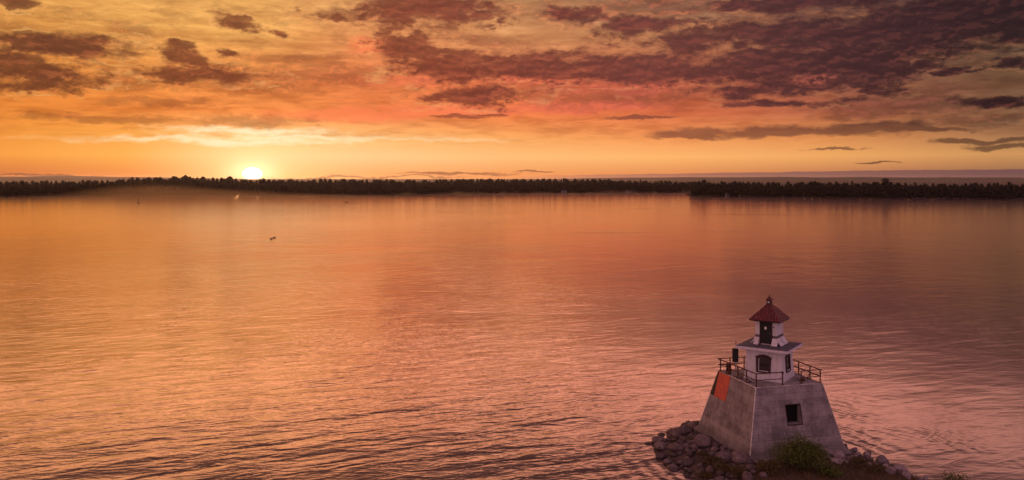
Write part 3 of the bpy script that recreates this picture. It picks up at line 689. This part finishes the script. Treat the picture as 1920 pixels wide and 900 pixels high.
def house_window(side):
    # local: a across, z up, out from wall; side 0 front (-y), side 1 right (+x)
    def P3(a, z, o_):
        d_ = hp(z) + o_
        return (a, -d_, z) if side == 0 else (d_, a, z)
    def prism(mb_, pts, o0, o1):
        n_ = len(pts); v = [P3(a, z, o0) for a, z in pts] + [P3(a, z, o1) for a, z in pts]
        f = [tuple(range(n_)), tuple(range(2 * n_ - 1, n_ - 1, -1))] + [(i, (i + 1) % n_, n_ + (i + 1) % n_, n_ + i) for i in range(n_)]
        mb_.add(v, f)
    pane = MB(); prism(pane, [(-.40, .70), (.40, .70), (.40, 1.72), (.2, 1.80), (0, 1.83), (-.2, 1.80), (-.40, 1.72)], -.02, .012)
    wobj = hb(pane, 'window', 'pane')
    f_ = MB()
    prism(f_, [(-.56, .60), (-.40, .60), (-.40, 1.72), (-.60, 1.72)], .001, .07)
    prism(f_, [(.40, .60), (.56, .60), (.60, 1.72), (.40, 1.72)], .001, .07)
    prism(f_, [(-.64, 1.722), (-.40, 1.722), (-.2, 1.80), (0, 1.83), (.2, 1.80), (.40, 1.722), (.64, 1.722), (.62, 1.84), (.34, 1.97), (0, 2.03), (-.34, 1.97), (-.62, 1.84)], .001, .08)
    hb(f_, 'frame', 'maroon', wobj)
    s_ = MB(); prism(s_, [(-.398, .702), (-.345, .702), (-.345, 1.70), (-.398, 1.70)], .014, .05); prism(s_, [(-.344, .702), (.398, .702), (.398, .755), (-.344, .755)], .014, .05)
    hb(s_, 'sash', 'fascia', wobj)
    l_ = MB(); prism(l_, [(-.399, .60), (.399, .60), (.399, .698), (-.399, .698)], .001, .09); hb(l_, 'sill', 'maroon', wobj)
house_window(0); house_window(1)
# flat roof of the house with fascia
gr = hb(MB().frus(2.04, 2.60, .9, 2.70), 'gallery_roof', 'shingle')
hb(MB().frus(1.80, 2.30, 1.82, 2.397), 'fascia', 'fascia', gr)
hb(MB().frus(2.075, 2.40, 2.06, 2.598), 'cornice', 'fascia', gr)
# lantern room
s = .84
hb(MB().frus(s, 2.704, s, 4.66), 'lantern_wall', 'white')
band = MB()
for (x0, x1) in ((-s - .02, -.46), (.46, s + .02)): band.box((x0, -s - .022, 3.20), (x1, -s - .002, 3.46))
band.box((s + .002, -s, 3.20), (s + .022, s, 3.46)); band.box((-s - .022, -s, 3.20), (-s - .002, s, 3.46))
hb(band, 'band', 'band')
def flare(x0, x1, side):
    f_ = MB(); o0, o1 = s + .03, s + .42
    def q(a, o_, z): return (a, -o_, z) if side == 0 else ((o_, a, z) if side == 1 else (-o_, a, z))
    f_.hexa([q(x0, o1, 2.72), q(x1, o1 , 2.72), q(x1, o1 - .07, 2.71), q(x0, o1 - .07, 2.71), q(x0, o0, 3.26), q(x1, o0, 3.26), q(x1, o0 - .025, 3.20), q(x0, o0 - .025, 3.20)])
    hb(f_, 'flared_panel', 'white')
flare(-.92, -.52, 0); flare(.52, .98, 0); flare(-.95, -.15, 1); flare(.0, .85, 1); flare(-.8, .8, 2)
d_ = hb(MB().box((-.41, -s - .03, 2.78), (.41, -s - .004, 4.52)), 'door', 'black')
fr = MB(); fr.box((-.50, -s - .06, 2.72), (-.412, -s - .003, 4.60)); fr.box((.412, -s - .06, 2.72), (.50, -s - .003, 4.60)); fr.box((-.411, -s - .06, 4.522), (.411, -s - .003, 4.60))
hb(fr, 'door_frame', 'maroon', d_)
ph = MB(); vv = [(.10 * math.cos(k * .5236) - .03, -s - .045, 4.02 + .13 * math.sin(k * .5236)) for k in range(12)]; vv += [(x, y + .02, z) for x, y, z in vv]
ph.add(vv, [tuple(range(12)), tuple(range(23, 11, -1))] + [(i, (i + 1) % 12, 12 + (i + 1) % 12, 12 + i) for i in range(12)]); hb(ph, 'porthole', 'palepane', d_)
hb(MB().box((.28, -s - .07, 3.60), (.34, -s - .031, 3.66)), 'handle', 'pole', d_)
hb(MB().box((.58, -s - .05, 4.10), (.66, -s - .003, 4.18)), 'vent', 'black')
# red roof
e_ = 1.24
rf = hb(MB().frus(e_, 4.66, .12, 5.86), 'roof', 'red')
hb(MB().frus(e_ - .03, 4.56, e_ - .01, 4.657), 'eave', 'maroon', rf)
sm_ = MB()
def seam(a0, a1, side):
    k = .01; pts = []
    for (a, h_, z) in ((a0, e_, 4.66), (a1, .12 + (e_ - .12) * (abs(a1) / e_) if False else .12, 5.86)): pass
for side in range(4):
    for kk in range(-4, 5):
        a = kk * .27; lim = max(.12, abs(a)); tz = (e_ - lim) / (e_ - .12)
        zt = 4.66 + 1.2 * tz
        p0 = (a, -e_ - .0, 4.665); p1 = (a, -lim, zt)
        rr = [(x, y, z) for x, y, z in (p0, p1)]
        for _ in range(side): rr = [(-y, x, z) for x, y, z in rr]
        if tz > .05: sm_.tube(rr[0], rr[1], .018, 4)
for sx, sy in ((1, 1), (1, -1), (-1, 1), (-1, -1)): sm_.tube((sx * e_, sy * e_, 4.66), (sx * .12, sy * .12, 5.86), .035, 6)
hb(sm_, 'roof_seam', 'seam', rf)
fin = MB(); fin.frus(.17, 5.84, .17, 6.14); hb(fin, 'cupola', 'maroon', rf)
hb(MB().box((-.07, -.185, 5.93), (.07, -.172, 6.06)), 'cupola_window', 'palepane', rf)
hb(MB().frus(.28, 6.142, .02, 6.46), 'cupola_cap', 'red', rf)
hb(MB().lathe([(.02, 6.44), (.05, 6.5), (.02, 6.58), (.01, 6.66)], 8), 'finial', 'maroon', rf)
# railing
rail = MB(); RH = 1.02; e2 = HT - .12
def rl(a, b_, z=RH, r=.044): rail.tube((a[0], a[1], PH + z), (b_[0], b_[1], PH + z), r, 6)
Lc = (-e2, e2); Fr = (-e2, -e2); Rt = (e2, -e2); Bk = (e2, e2)
fe = (-e2 + 1.05 * 2.15, -e2)                                   # end of the front left stretch
for z in (RH, .52):
    rl((Lc[0] - .25 if z == RH else Lc[0], Lc[1]), Fr, z, .046 if z == RH else .034); rl(Fr, (fe[0], fe[1]), z, .044 if z == RH else .034)
    rl((1.10, -e2), (Rt[0] + .18 * (z == RH), Rt[1]), z, .036); rl(Rt, Bk, z, .046); rl(Bk, (Lc[0] - .2, Lc[1]), z, .042)
RO = rail.build('railing', MAT['rust'], LH)
posts = [(-e2, 1.35), (-e2, -.05), (-e2, -1.35), Fr, fe, (1.10, -e2), Rt, (e2, -1.45), (e2, .1), (e2, 1.5), Bk, (1.2, e2), (-.6, e2), (-1.9, e2), Lc]
for k, (x, y) in enumerate(posts):
    p_ = MB(); p_.tube((x, y, PH), (x, y, PH + RH), .05, 6); p_.box((x - .09, y - .09, PH + .002), (x + .09, y + .09, PH + .05))
    if k in (1, 2, 7): p_.tube((x, y, PH + .45), (x + (.32 if x < 0 else -.32), y, PH + .03), .03, 5); p_.box((x + (.2 if x < 0 else -.42), y - .07, PH + .003), (x + (.42 if x < 0 else -.2), y + .07, PH + .09))
    if k == 4: p_.lathe([(.05, PH + RH - .14), (.09, PH + RH - .1), (.09, PH + RH + .02), (.04, PH + RH + .06)], 8, (x, y))
    p_.build('post', MAT['rust'], RO)

# signal board on its pole and other deck things
def LW(x, y, z): # lighthouse local -> world
    c_, s_ = math.cos(LROT), math.sin(LROT); return (LC[0] + x * c_ - y * s_, LC[1] + x * s_ + y * c_, ZB + z)
p = LW(-2.62, .62, PH)
sg = empty('signal_board', p, R(-15)); tag(sg, 'black upright signal box on thin pale pole at the left deck rail', 'signal box')
MB().tube((0, 0, 0), (0, 0, 1.2), .045, 8).tube((.11, .02, 0), (.11, .02, 1.2), .03, 8).build('pole', MAT['pole'], sg)
MB().box((-.25, -.07, 1.18), (.23, .12, 2.26)).build('box', MAT['black'], sg, bevel=.015)
MB().tube((.03, 0, 2.26), (.03, 0, 2.86), .03, 6).build('antenna', MAT['rust'], sg)
MB().box((-.14, -.12, 0), (.2, .14, .03)).build('foot', MAT['rust'], sg)
p = LW(-2.55, 1.85, PH)
lf = empty('deck_lamp', p, R(10)); tag(lf, 'stout rusty caged lamp at the left corner of the deck', 'lamp')
MB().lathe([(.24, 0), (.24, .08), (.20, .10), (.20, .22)], 12).build('base', MAT['rust'], lf)
MB().lathe([(.15, .22), (.17, .4), (.15, .62)], 12).build('lens', MAT['pane'], lf, smooth=True)
cg = MB()
for k in range(6):
    a = k * math.pi / 3; cg.tube((.2 * math.cos(a), .2 * math.sin(a), .2), (.2 * math.cos(a), .2 * math.sin(a), .66), .02, 5)
cg.build('cage', MAT['rust'], lf)
MB().lathe([(.25, .66), (.24, .72), (.10, .86), (.03, .90)], 12).build('cap', MAT['rust'], lf)
for k, (x, y, a, l_, lab) in enumerate([(2.0, -1.75, 62, 1.5, 'longest grey board lying on the deck by the right rail'), (2.3, -1.55, 48, 1.2, 'shorter grey board lying askew nearest the right rail'), (1.78, -1.5, 72, 1.0, 'small grey board lying nearest the house on the deck')]):
    o = MB().box((-l_ / 2, -.09, 0), (l_ / 2, .09, .045)).build('board', MAT['wood']); o.location = LW(x, y, PH + .004 + .048 * k); o.rotation_euler = (0, 0, LROT + R(a)); tag(o, lab, 'board', 'boards lying on the deck')
o = empty('rope_heap', LW(1.72, -2.05, PH), 0); tag(o, 'small dark coil of rope on the deck by the front right post', 'rope')
cm = MB()
for k in range(4):
    n_ = 12; rr = .2 - .02 * k
    for i in range(n_):
        a0, a1 = 2 * math.pi * i / n_, 2 * math.pi * (i + 1) / n_; cm.tube((rr * math.cos(a0), rr * math.sin(a0), .04 + .05 * k), (rr * math.cos(a1), rr * math.sin(a1), .04 + .05 * k), .03, 5)
cm.build('coil', MAT['rust'], o)

# ------------------------------------------------------------------ rocks
def rock_mesh(seed, angular):
    r = random.Random(seed); bm = bmesh.new(); bmesh.ops.create_icosphere(bm, subdivisions=3, radius=1)
    sx, sy, sz = r.uniform(.8, 1.25), r.uniform(.75, 1.0), r.uniform(.6, .82)
    pl = []
    for _ in range(11 if angular else 7):
        d_ = Vector((r.gauss(0, 1), r.gauss(0, 1), r.gauss(0, 1))).normalized(); pl.append((d_, r.uniform(.58, .8) if angular else r.uniform(.78, .95)))
    for v in bm.verts:
        p_ = v.co.normalized(); q = p_ * (1 + .16 * mnoise.noise(p_ * 1.3 + Vector((seed, 0, 0))))
        for d_, l_ in pl:
            e3 = q.dot(d_) - l_
            if e3 > 0: q = q - d_ * e3 * (.97 if angular else .8)
        q = q * (1 + .05 * mnoise.noise(p_ * 4 + Vector((0, seed, 0))))
        v.co = Vector((q.x * sx, q.y * sy, q.z * sz))
    me = bpy.data.meshes.new('rock'); bm.to_mesh(me); bm.free()
    me.polygons.foreach_set('use_smooth', [not angular] * len(me.polygons)); return me
RM = [rock_mesh(k + 1, False) for k in range(9)]; AM = [rock_mesh(k + 50, True) for k in range(8)]
for me in RM: me.materials.append(MAT['boulder'])
for me in AM: me.materials.append(MAT['riprap'])
PM = [rock_mesh(k + 80, True) for k in range(4)]
for me in PM: me.materials.append(MAT['pale_rubble'])
placed = []
def in_base(x, y, mrg):
    c_, s_ = math.cos(-LROT), math.sin(-LROT); X, Y = x - LC[0], y - LC[1]; a, b_ = X * c_ - Y * s_, X * s_ + Y * c_
    return abs(a) < 4.42 + mrg and abs(b_) < 4.42 + mrg
def put_rock(me, x, y, r_, label, group, zoff=None, name='boulder', rz=None, sc=None):
    o = bpy.data.objects.new(name, me); col.objects.link(o)
    z = ground(x, y) + r_ * .35 if zoff is None else zoff
    o.location = (x, y, z); o.rotation_euler = (random.uniform(-.35, .35), random.uniform(-.35, .35), random.uniform(0, 6.28) if rz is None else rz)
    k = sc or (random.uniform(.9, 1.15), random.uniform(.9, 1.15), random.uniform(.85, 1.1)); o.scale = (r_ * k[0], r_ * k[1], r_ * k[2])
    tag(o, label, 'rock', group); placed.append((x, y, r_)); return o
def gpt(px, py, z=.5):
    Y = F * (CAMZ - z) / (py - HY); return (px - CX) / F * Y, Y
GB = 'boulders heaped left of the lighthouse'
for px, py, r_, k, lab in [
    (1293, 789, .62, 0, 'single smooth boulder at the far left corner of the concrete base'),
    (1240, 843, .66, 3, 'pointed grey boulder standing in the water at the left tip of the heap'),
    (1236, 815, .72, 1, 'long dark boulder at the upper left edge of the heap'),
    (1240, 802, .5, 4, 'dark boulder topmost on the far left edge of the heap'),
    (1264, 805, .55, 2, 'slanting pinkish slab boulder high in the left heap'),
    (1283, 812, .8, 5, 'biggest round boulder high in the left heap near the concrete'),
    (1275, 832, .52, 6, 'pale split boulder in the middle of the left heap'),
    (1318, 838, .95, 7, 'largest dark boulder lying against the left foot of the concrete'),
    (1302, 842, .45, 2, 'pale flat boulder left of the largest dark boulder'),
    (1357, 866, .9, 8, 'broad dark boulder below the front left foot of the concrete'),
    (1351, 887, .45, 3, 'rounded pinkish boulder at the bottom edge of the heap'),
    (1378, 895, .35, 1, 'pale boulder low in front of the concrete corner')]:
    x, y = gpt(px, py, .6); put_rock(RM[k], x, y, r_ * .82, lab, GB)
def zone_left(x, y, r_):
    sz = 'large' if r_ > .42 else ('middling' if r_ > .32 else 'small')
    if sdist(x, y) < .25: where = 'standing in the water at the far edge of the left heap' if y > 68 else ('standing in the water at the left tip of the left heap' if y > 63 else 'at the near waterline of the left heap')
    elif in_base(x, y, 1.3): where = 'resting against the back part of the left concrete foot' if y > 68 else 'resting against the middle of the left concrete foot' if y > 64.5 else 'below the front left foot of the concrete base'
    elif y > 69: where = 'high at the back of the left heap'
    elif y > 66: where = 'in the upper middle of the left heap'
    elif y > 63: where = 'in the middle of the left heap'
    elif y > 60.5: where = 'in the lower middle of the left heap'
    else: where = 'at the bottom edge of the left heap'
    return sz + ' rounded brown boulder ' + where
def zone_right(x, y, r_):
    sz = 'large' if r_ > .38 else ('middling' if r_ > .29 else 'small')
    if in_base(x, y, 1.2): where = ('against the front of the concrete foot right of the bush' if x < 25 else 'below the front right part of the concrete foot') if y < 64 else ('at the front right corner of the concrete foot' if y < 66.3 else 'along the right side of the concrete base')
    elif sdist(x, y) < .3: where = 'at the waterline of the upper right bank' if y > 62.5 else 'at the waterline of the lower right bank'
    elif x < 25: where = 'between the bush and the right bank'
    elif y > 65: where = 'at the far end of the right bank'
    elif y > 62.5: where = 'in the upper part of the right bank'
    elif y > 60: where = 'in the middle of the right bank'
    else: where = 'at the near end of the right bank'
    return sz + ' angular grey rock ' + where
def zone_back(x, y, r_):
    return ('large' if r_ > .45 else 'small') + ' brown boulder on the shore ' + ('behind the back left' if x < 21 else ('straight behind' if x < 24 else 'behind the back right')) + ' of the lighthouse'
random.seed(21)
def scatter(count, region, rmin, rmax, meshes, label, group, name, test, dens=.82, tries=9000):
    c_ = 0
    for _ in range(tries):
        if c_ >= count: break
        x = random.uniform(*region[0]); y = random.uniform(*region[1])
        r_ = rmin + (rmax - rmin) * random.random() ** 1.8
        if not test(x, y, r_): continue
        if any((x - a) ** 2 + (y - b_) ** 2 < (dens * (r_ + q)) ** 2 for a, b_, q in placed): continue
        put_rock(random.choice(meshes), x, y, r_, label(x, y, r_), group, name=name); c_ += 1
    return c_
left = lambda x, y, r_: sdist(x, y) > -.45 and x < 17.8 and not in_base(x, y, r_ * .6)
n1_ = scatter(125, ((10.8, 18), (57.5, 74.5)), .22, .62, RM, zone_left, 'packed boulders of the left heap', 'boulder', left)
right = lambda x, y, r_: -.4 < sdist(x, y) < (2.3 if y < 60.5 else 6) and x > 23.2 and y > 56.5 and (x > 24.6 or y > 60.2) and not in_base(x, y, r_ * .5)
GR = 'broken rocks banked along the right shore'
for px, py, r_, k, lab in [
    (1574, 865, .72, 0, 'tall pale broken rock below the right part of the concrete foot'),
    (1552, 856, .5, 1, 'grey broken rock between the bush and the tall pale rock'),
    (1655, 862, .78, 2, 'large mauve broken rock in the middle of the right bank'),
    (1688, 873, .72, 3, 'dark angular rock at the water near the lower right bank'),
    (1600, 830, .42, 4, 'upright dark rock at the right corner of the concrete foot'),
    (1670, 885, .6, 5, 'pale flat-topped rock at the bottom of the right bank'),
    (1625, 850, .6, 6, 'rough grey rock just right of the concrete foot'),
    (1700, 893, .6, 7, 'long dark rock at the bottom right end of the bank')]:
    x, y = gpt(px, py, .7); put_rock(AM[k], x, y, r_ * .85, lab, GR)
n2_ = scatter(100, ((23.2, 33), (56.5, 71)), .2, .5, AM, zone_right, 'packed rocks of the right bank', 'broken_rock', right)
back = lambda x, y, r_: -.3 < sdist(x, y) < 2.6 and y > 68 and 17.8 <= x and not in_base(x, y, r_ * .6)
scatter(30, ((17.8, 27), (68, 75.5)), .3, .6, RM, zone_back, 'boulders behind the lighthouse', 'boulder', back)
# pale rubble under the left and front foot
random.seed(5); cnt = 0
for k in range(46):
    tpos = random.random(); c_, s_ = math.cos(LROT), math.sin(LROT)
    if k < 34: a, b_ = -4.42 - random.uniform(.0, .42), 3.2 - 8.0 * tpos
    else: a, b_ = -4.4 + 1.6 * tpos, -4.45 - random.uniform(0, .4)
    x, y = LC[0] + a * c_ - b_ * s_, LC[1] + a * s_ + b_ * c_; r_ = random.uniform(.10, .24)
    put_rock(random.choice(PM), x, y, r_, 'pale crumbled lump of rubble under the concrete foot', 'pale rubble along the foot of the base', zoff=.70 + random.uniform(-.1, .18), name='rubble')
x, y = gpt(1422, 868, .75)
pr = empty('pipe', (x, y - .05, .75), R(-15)); tag(pr, 'short pale ring of pipe lying below the front corner of the concrete', 'pipe')
pm = MB(); n_ = 16
vv = []; 
for (r_, yy) in ((.13, 0), (.13, .3), (.085, .3), (.085, 0)):
    for i in range(n_): a = 2 * math.pi * i / n_; vv.append((r_ * math.cos(a), yy, r_ * math.sin(a)))
pm.add(vv, [(j * n_ + i, j * n_ + (i + 1) % n_, ((j + 1) % 4) * n_ + (i + 1) % n_, ((j + 1) % 4) * n_ + i) for j in range(4) for i in range(n_)]); pm.build('ring', MAT['trimwhite'], pr)
x, y = gpt(1434, 869, .8); put_rock(PM[0], x, y - .1, .30, 'single pale block beside the ring of pipe', None, zoff=.8, name='pale_block')

# ------------------------------------------------------------------ bushes, weeds, grass
def bush(name, label, cat, loc, rx, ry, h_, nl, leaf, mat, seed, group=None, stems=14):
    r = np.random.default_rng(seed); e = empty(name, loc); tag(e, label, cat, group)
    sm = MB(); tips = []
    for k in range(stems):
        a = r.uniform(0, 6.283); w = r.uniform(.25, .95); p1 = (rx * w * math.cos(a) * .8, ry * w * math.sin(a) * .8, h_ * r.uniform(.5, .9) * (1.1 - .5 * w))
        mid = (p1[0] * .4, p1[1] * .4, p1[2] * .55); sm.tube((p1[0] * .05, p1[1] * .05, 0), mid, .03, 5, .02); sm.tube(mid, p1, .02, 5, .008); tips.append(p1)
        for _ in range(2):
            q = (p1[0] + r.normal(0, rx * .2), p1[1] + r.normal(0, ry * .2), p1[2] + r.uniform(.0, .22) * h_); sm.tube(mid, q, .014, 4, .005); tips.append(q)
    sm.build('stems', MAT['bark'], e)
    tips = np.array(tips); n_ = nl
    c_ = tips[r.integers(len(tips), size=n_)] + r.normal(0, 1, (n_, 3)) * np.array([rx * .17, ry * .17, h_ * .13]); c_[:, 2] = np.maximum(c_[:, 2], .05)
    d1 = r.normal(0, 1, (n_, 3)); d1 /= np.linalg.norm(d1, axis=1)[:, None]; d2 = np.cross(d1, r.normal(0, 1, (n_, 3))); d2 /= np.linalg.norm(d2, axis=1)[:, None]
    L = leaf * r.uniform(.6, 1.4, (n_, 1))
    V_ = np.stack([c_ - d1 * L, c_ + d2 * L * .45, c_ + d1 * L, c_ - d2 * L * .45], 1).reshape(-1, 3)
    np_mesh('leaves', V_, np.arange(n_ * 4).reshape(-1, 4), MAT[mat], e, k=4); return e
bush('bush', 'big dense olive bush in front of the concrete base', 'bush', (21.0, 59.3, ground(21.0, 59.3)), 1.9, 1.4, 1.9, 10500, .07, 'bush', 1, stems=34)
bush('bush', 'low olive bush right beside the big bush', 'bush', (22.5, 58.0, ground(22.5, 58.0)), .9, .8, .6, 1700, .075, 'bush', 2, stems=16)
bush('bush', 'low dark bush left beside the big bush', 'bush', (18.5, 58.6, ground(18.5, 58.6)), 1.0, .9, .7, 2000, .07, 'weed', 3, stems=14)
bush('bush', 'small twiggy bush alone at the bottom right corner over the water', 'bush', (30.75, 57.2, .1), .75, .7, 1.35, 620, .065, 'bush', 4, stems=12)
GW = 'weeds growing between the boulders'
for k, (px, py, w, h_, lab) in enumerate([(1340, 868, .9, .6, 'olive weed clump spreading over the middle of the left boulders'), (1322, 886, .8, .6, 'olive weed clump at the lower left of the boulder heap'), (1362, 884, .9, .55, 'weed clump below the broad dark boulder'),
        (1385, 893, .8, .5, 'weed clump nearest the dark bush on the left'), (1318, 855, .5, .4, 'small weed clump below the largest dark boulder'), (1610, 880, .9, .45, 'tawny weed clump right of the tall pale rock'), (1645, 893, .8, .4, 'tawny weed clump at the bottom of the right bank')]):
    x, y = gpt(px, py, .7); bush('weeds', lab, 'weeds', (x, y, ground(x, y) + .12), w, w * .8, h_, int(1500 * w), .05, 'weed', 20 + k, GW, 12)
r = np.random.default_rng(9); BV = []; nb = 0
while nb < 22000:
    x = r.uniform(16, 32); y = r.uniform(46, 62.5)
    if sdist(x, y) < .9 or in_base(x, y, .9): continue
    z = ground(x, y) - .02; h_ = r.uniform(.15, .42); a = r.uniform(0, 6.283); w = .014; lx, ly = r.normal(0, .12, 2)
    BV += [(x - w * math.cos(a), y - w * math.sin(a), z), (x + w * math.cos(a), y + w * math.sin(a), z), (x + lx, y + ly, z + h_)]; nb += 1
tag(np_mesh('grass', BV, np.arange(len(BV)).reshape(-1, 3), MAT['grass']), 'tawny tufted grass covering the near end of the island', 'grass', kind='stuff')

# ------------------------------------------------------------------ small things on the lake
Y = 705; x = (260 - CX) / F * Y
by = empty('buoy', (x, Y, 0)); tag(by, 'small dark navigation buoy standing on the golden water at left', 'buoy')
MB().lathe([(.5, -.3), (.85, 0), (.85, .5), (.5, .7)], 12).build('float', MAT['buoy'], by)
tw = MB()
for k in range(3):
    a = k * 2.094; tw.tube((.5 * math.cos(a), .5 * math.sin(a), .65), (.12 * math.cos(a), .12 * math.sin(a), 3.0), .07, 5)
tw.tube((0, 0, .6), (0, 0, 3), .12, 6); tw.build('tower', MAT['buoy'], by)
MB().lathe([(.28, 3.0), (.28, 3.3), (.1, 3.6)], 8).build('topmark', MAT['buoy'], by)
def bird(px, py, label, rz, L=.85):
    Yb = F * CAMZ / (py - HY); xb = (px - CX) / F * Yb; e = empty('waterbird', (xb, Yb, 0), rz); tag(e, label, 'bird', 'waterbirds swimming in midlake')
    V_, F_ = ico(2); body = V_ * np.array([.5, .2, .17]); body[:, 2] += .06; body[:, 2] += np.where(V_[:, 0] < -.6, .06, 0)
    n0 = len(body); hd = V_ * np.array([.11, .075, .08]) + np.array([.46, 0, .42]); nk = V_ * np.array([.09, .06, .2]) + np.array([.42, 0, .24]); bk = V_ * np.array([.12, .02, .02]) + np.array([.62, 0, .40])
    o_ = np_mesh('body', np.vstack([body, hd, nk, bk]) * L, np.vstack([F_, F_ + n0, F_ + 2 * n0, F_ + 3 * n0]), MAT['feather'], e, smooth=True)
bird(508.5, 448, 'left swimming dark waterbird of the pair in midlake', 2.6, 1.15); bird(513.5, 446, 'right swimming dark waterbird of the pair in midlake', .5, 1.15)
Yb = 720; xb = (650 - CX) / F * Yb; bo = empty('rowing_boat', (xb, Yb, 0), R(8)); tag(bo, 'tiny dark open boat with one figure far out below the wood', 'boat')
V_ = []; 
for t_, w in ((-1, .55), (-.5, .68), (0, .7), (.5, .55), (1, .04)):
    V_ += [(t_ * 1.7, -w, .5 + .12 * abs(t_)), (t_ * 1.7, -w * .6, -.1), (t_ * 1.7, w * .6, -.1), (t_ * 1.7, w, .5 + .12 * abs(t_))]
Fc = [(i * 4 + j, i * 4 + j + 1, (i + 1) * 4 + j + 1, (i + 1) * 4 + j) for i in range(4) for j in range(3)] + [(0, 1, 2, 3), (16, 17, 18, 19)]
pyd('hull', V_, Fc, MAT['hull'], bo); MB().box((-.3, -.6, .3), (.0, .6, .36)).build('thwart', MAT['wood'], bo)
V_, F_ = ico(2); tor = V_ * np.array([.2, .26, .36]) + np.array([-.15, 0, .72]); hd = V_ * np.array([.11, .1, .13]) + np.array([-.13, 0, 1.2]); nk = V_ * np.array([.07, .07, .12]) + np.array([-.14, 0, 1.06]); lg = V_ * np.array([.34, .2, .12]) + np.array([.12, 0, .42])
n0 = len(V_); pe = np_mesh('person', np.vstack([tor, hd, nk, lg]), np.vstack([F_, F_ + n0, F_ + 2 * n0, F_ + 3 * n0]), MAT['cloth'], None, smooth=True)
pe.location = (xb, Yb, 0); pe.rotation_euler = (0, 0, R(8)); tag(pe, 'tiny seated figure in dark clothes in the far boat', 'person')
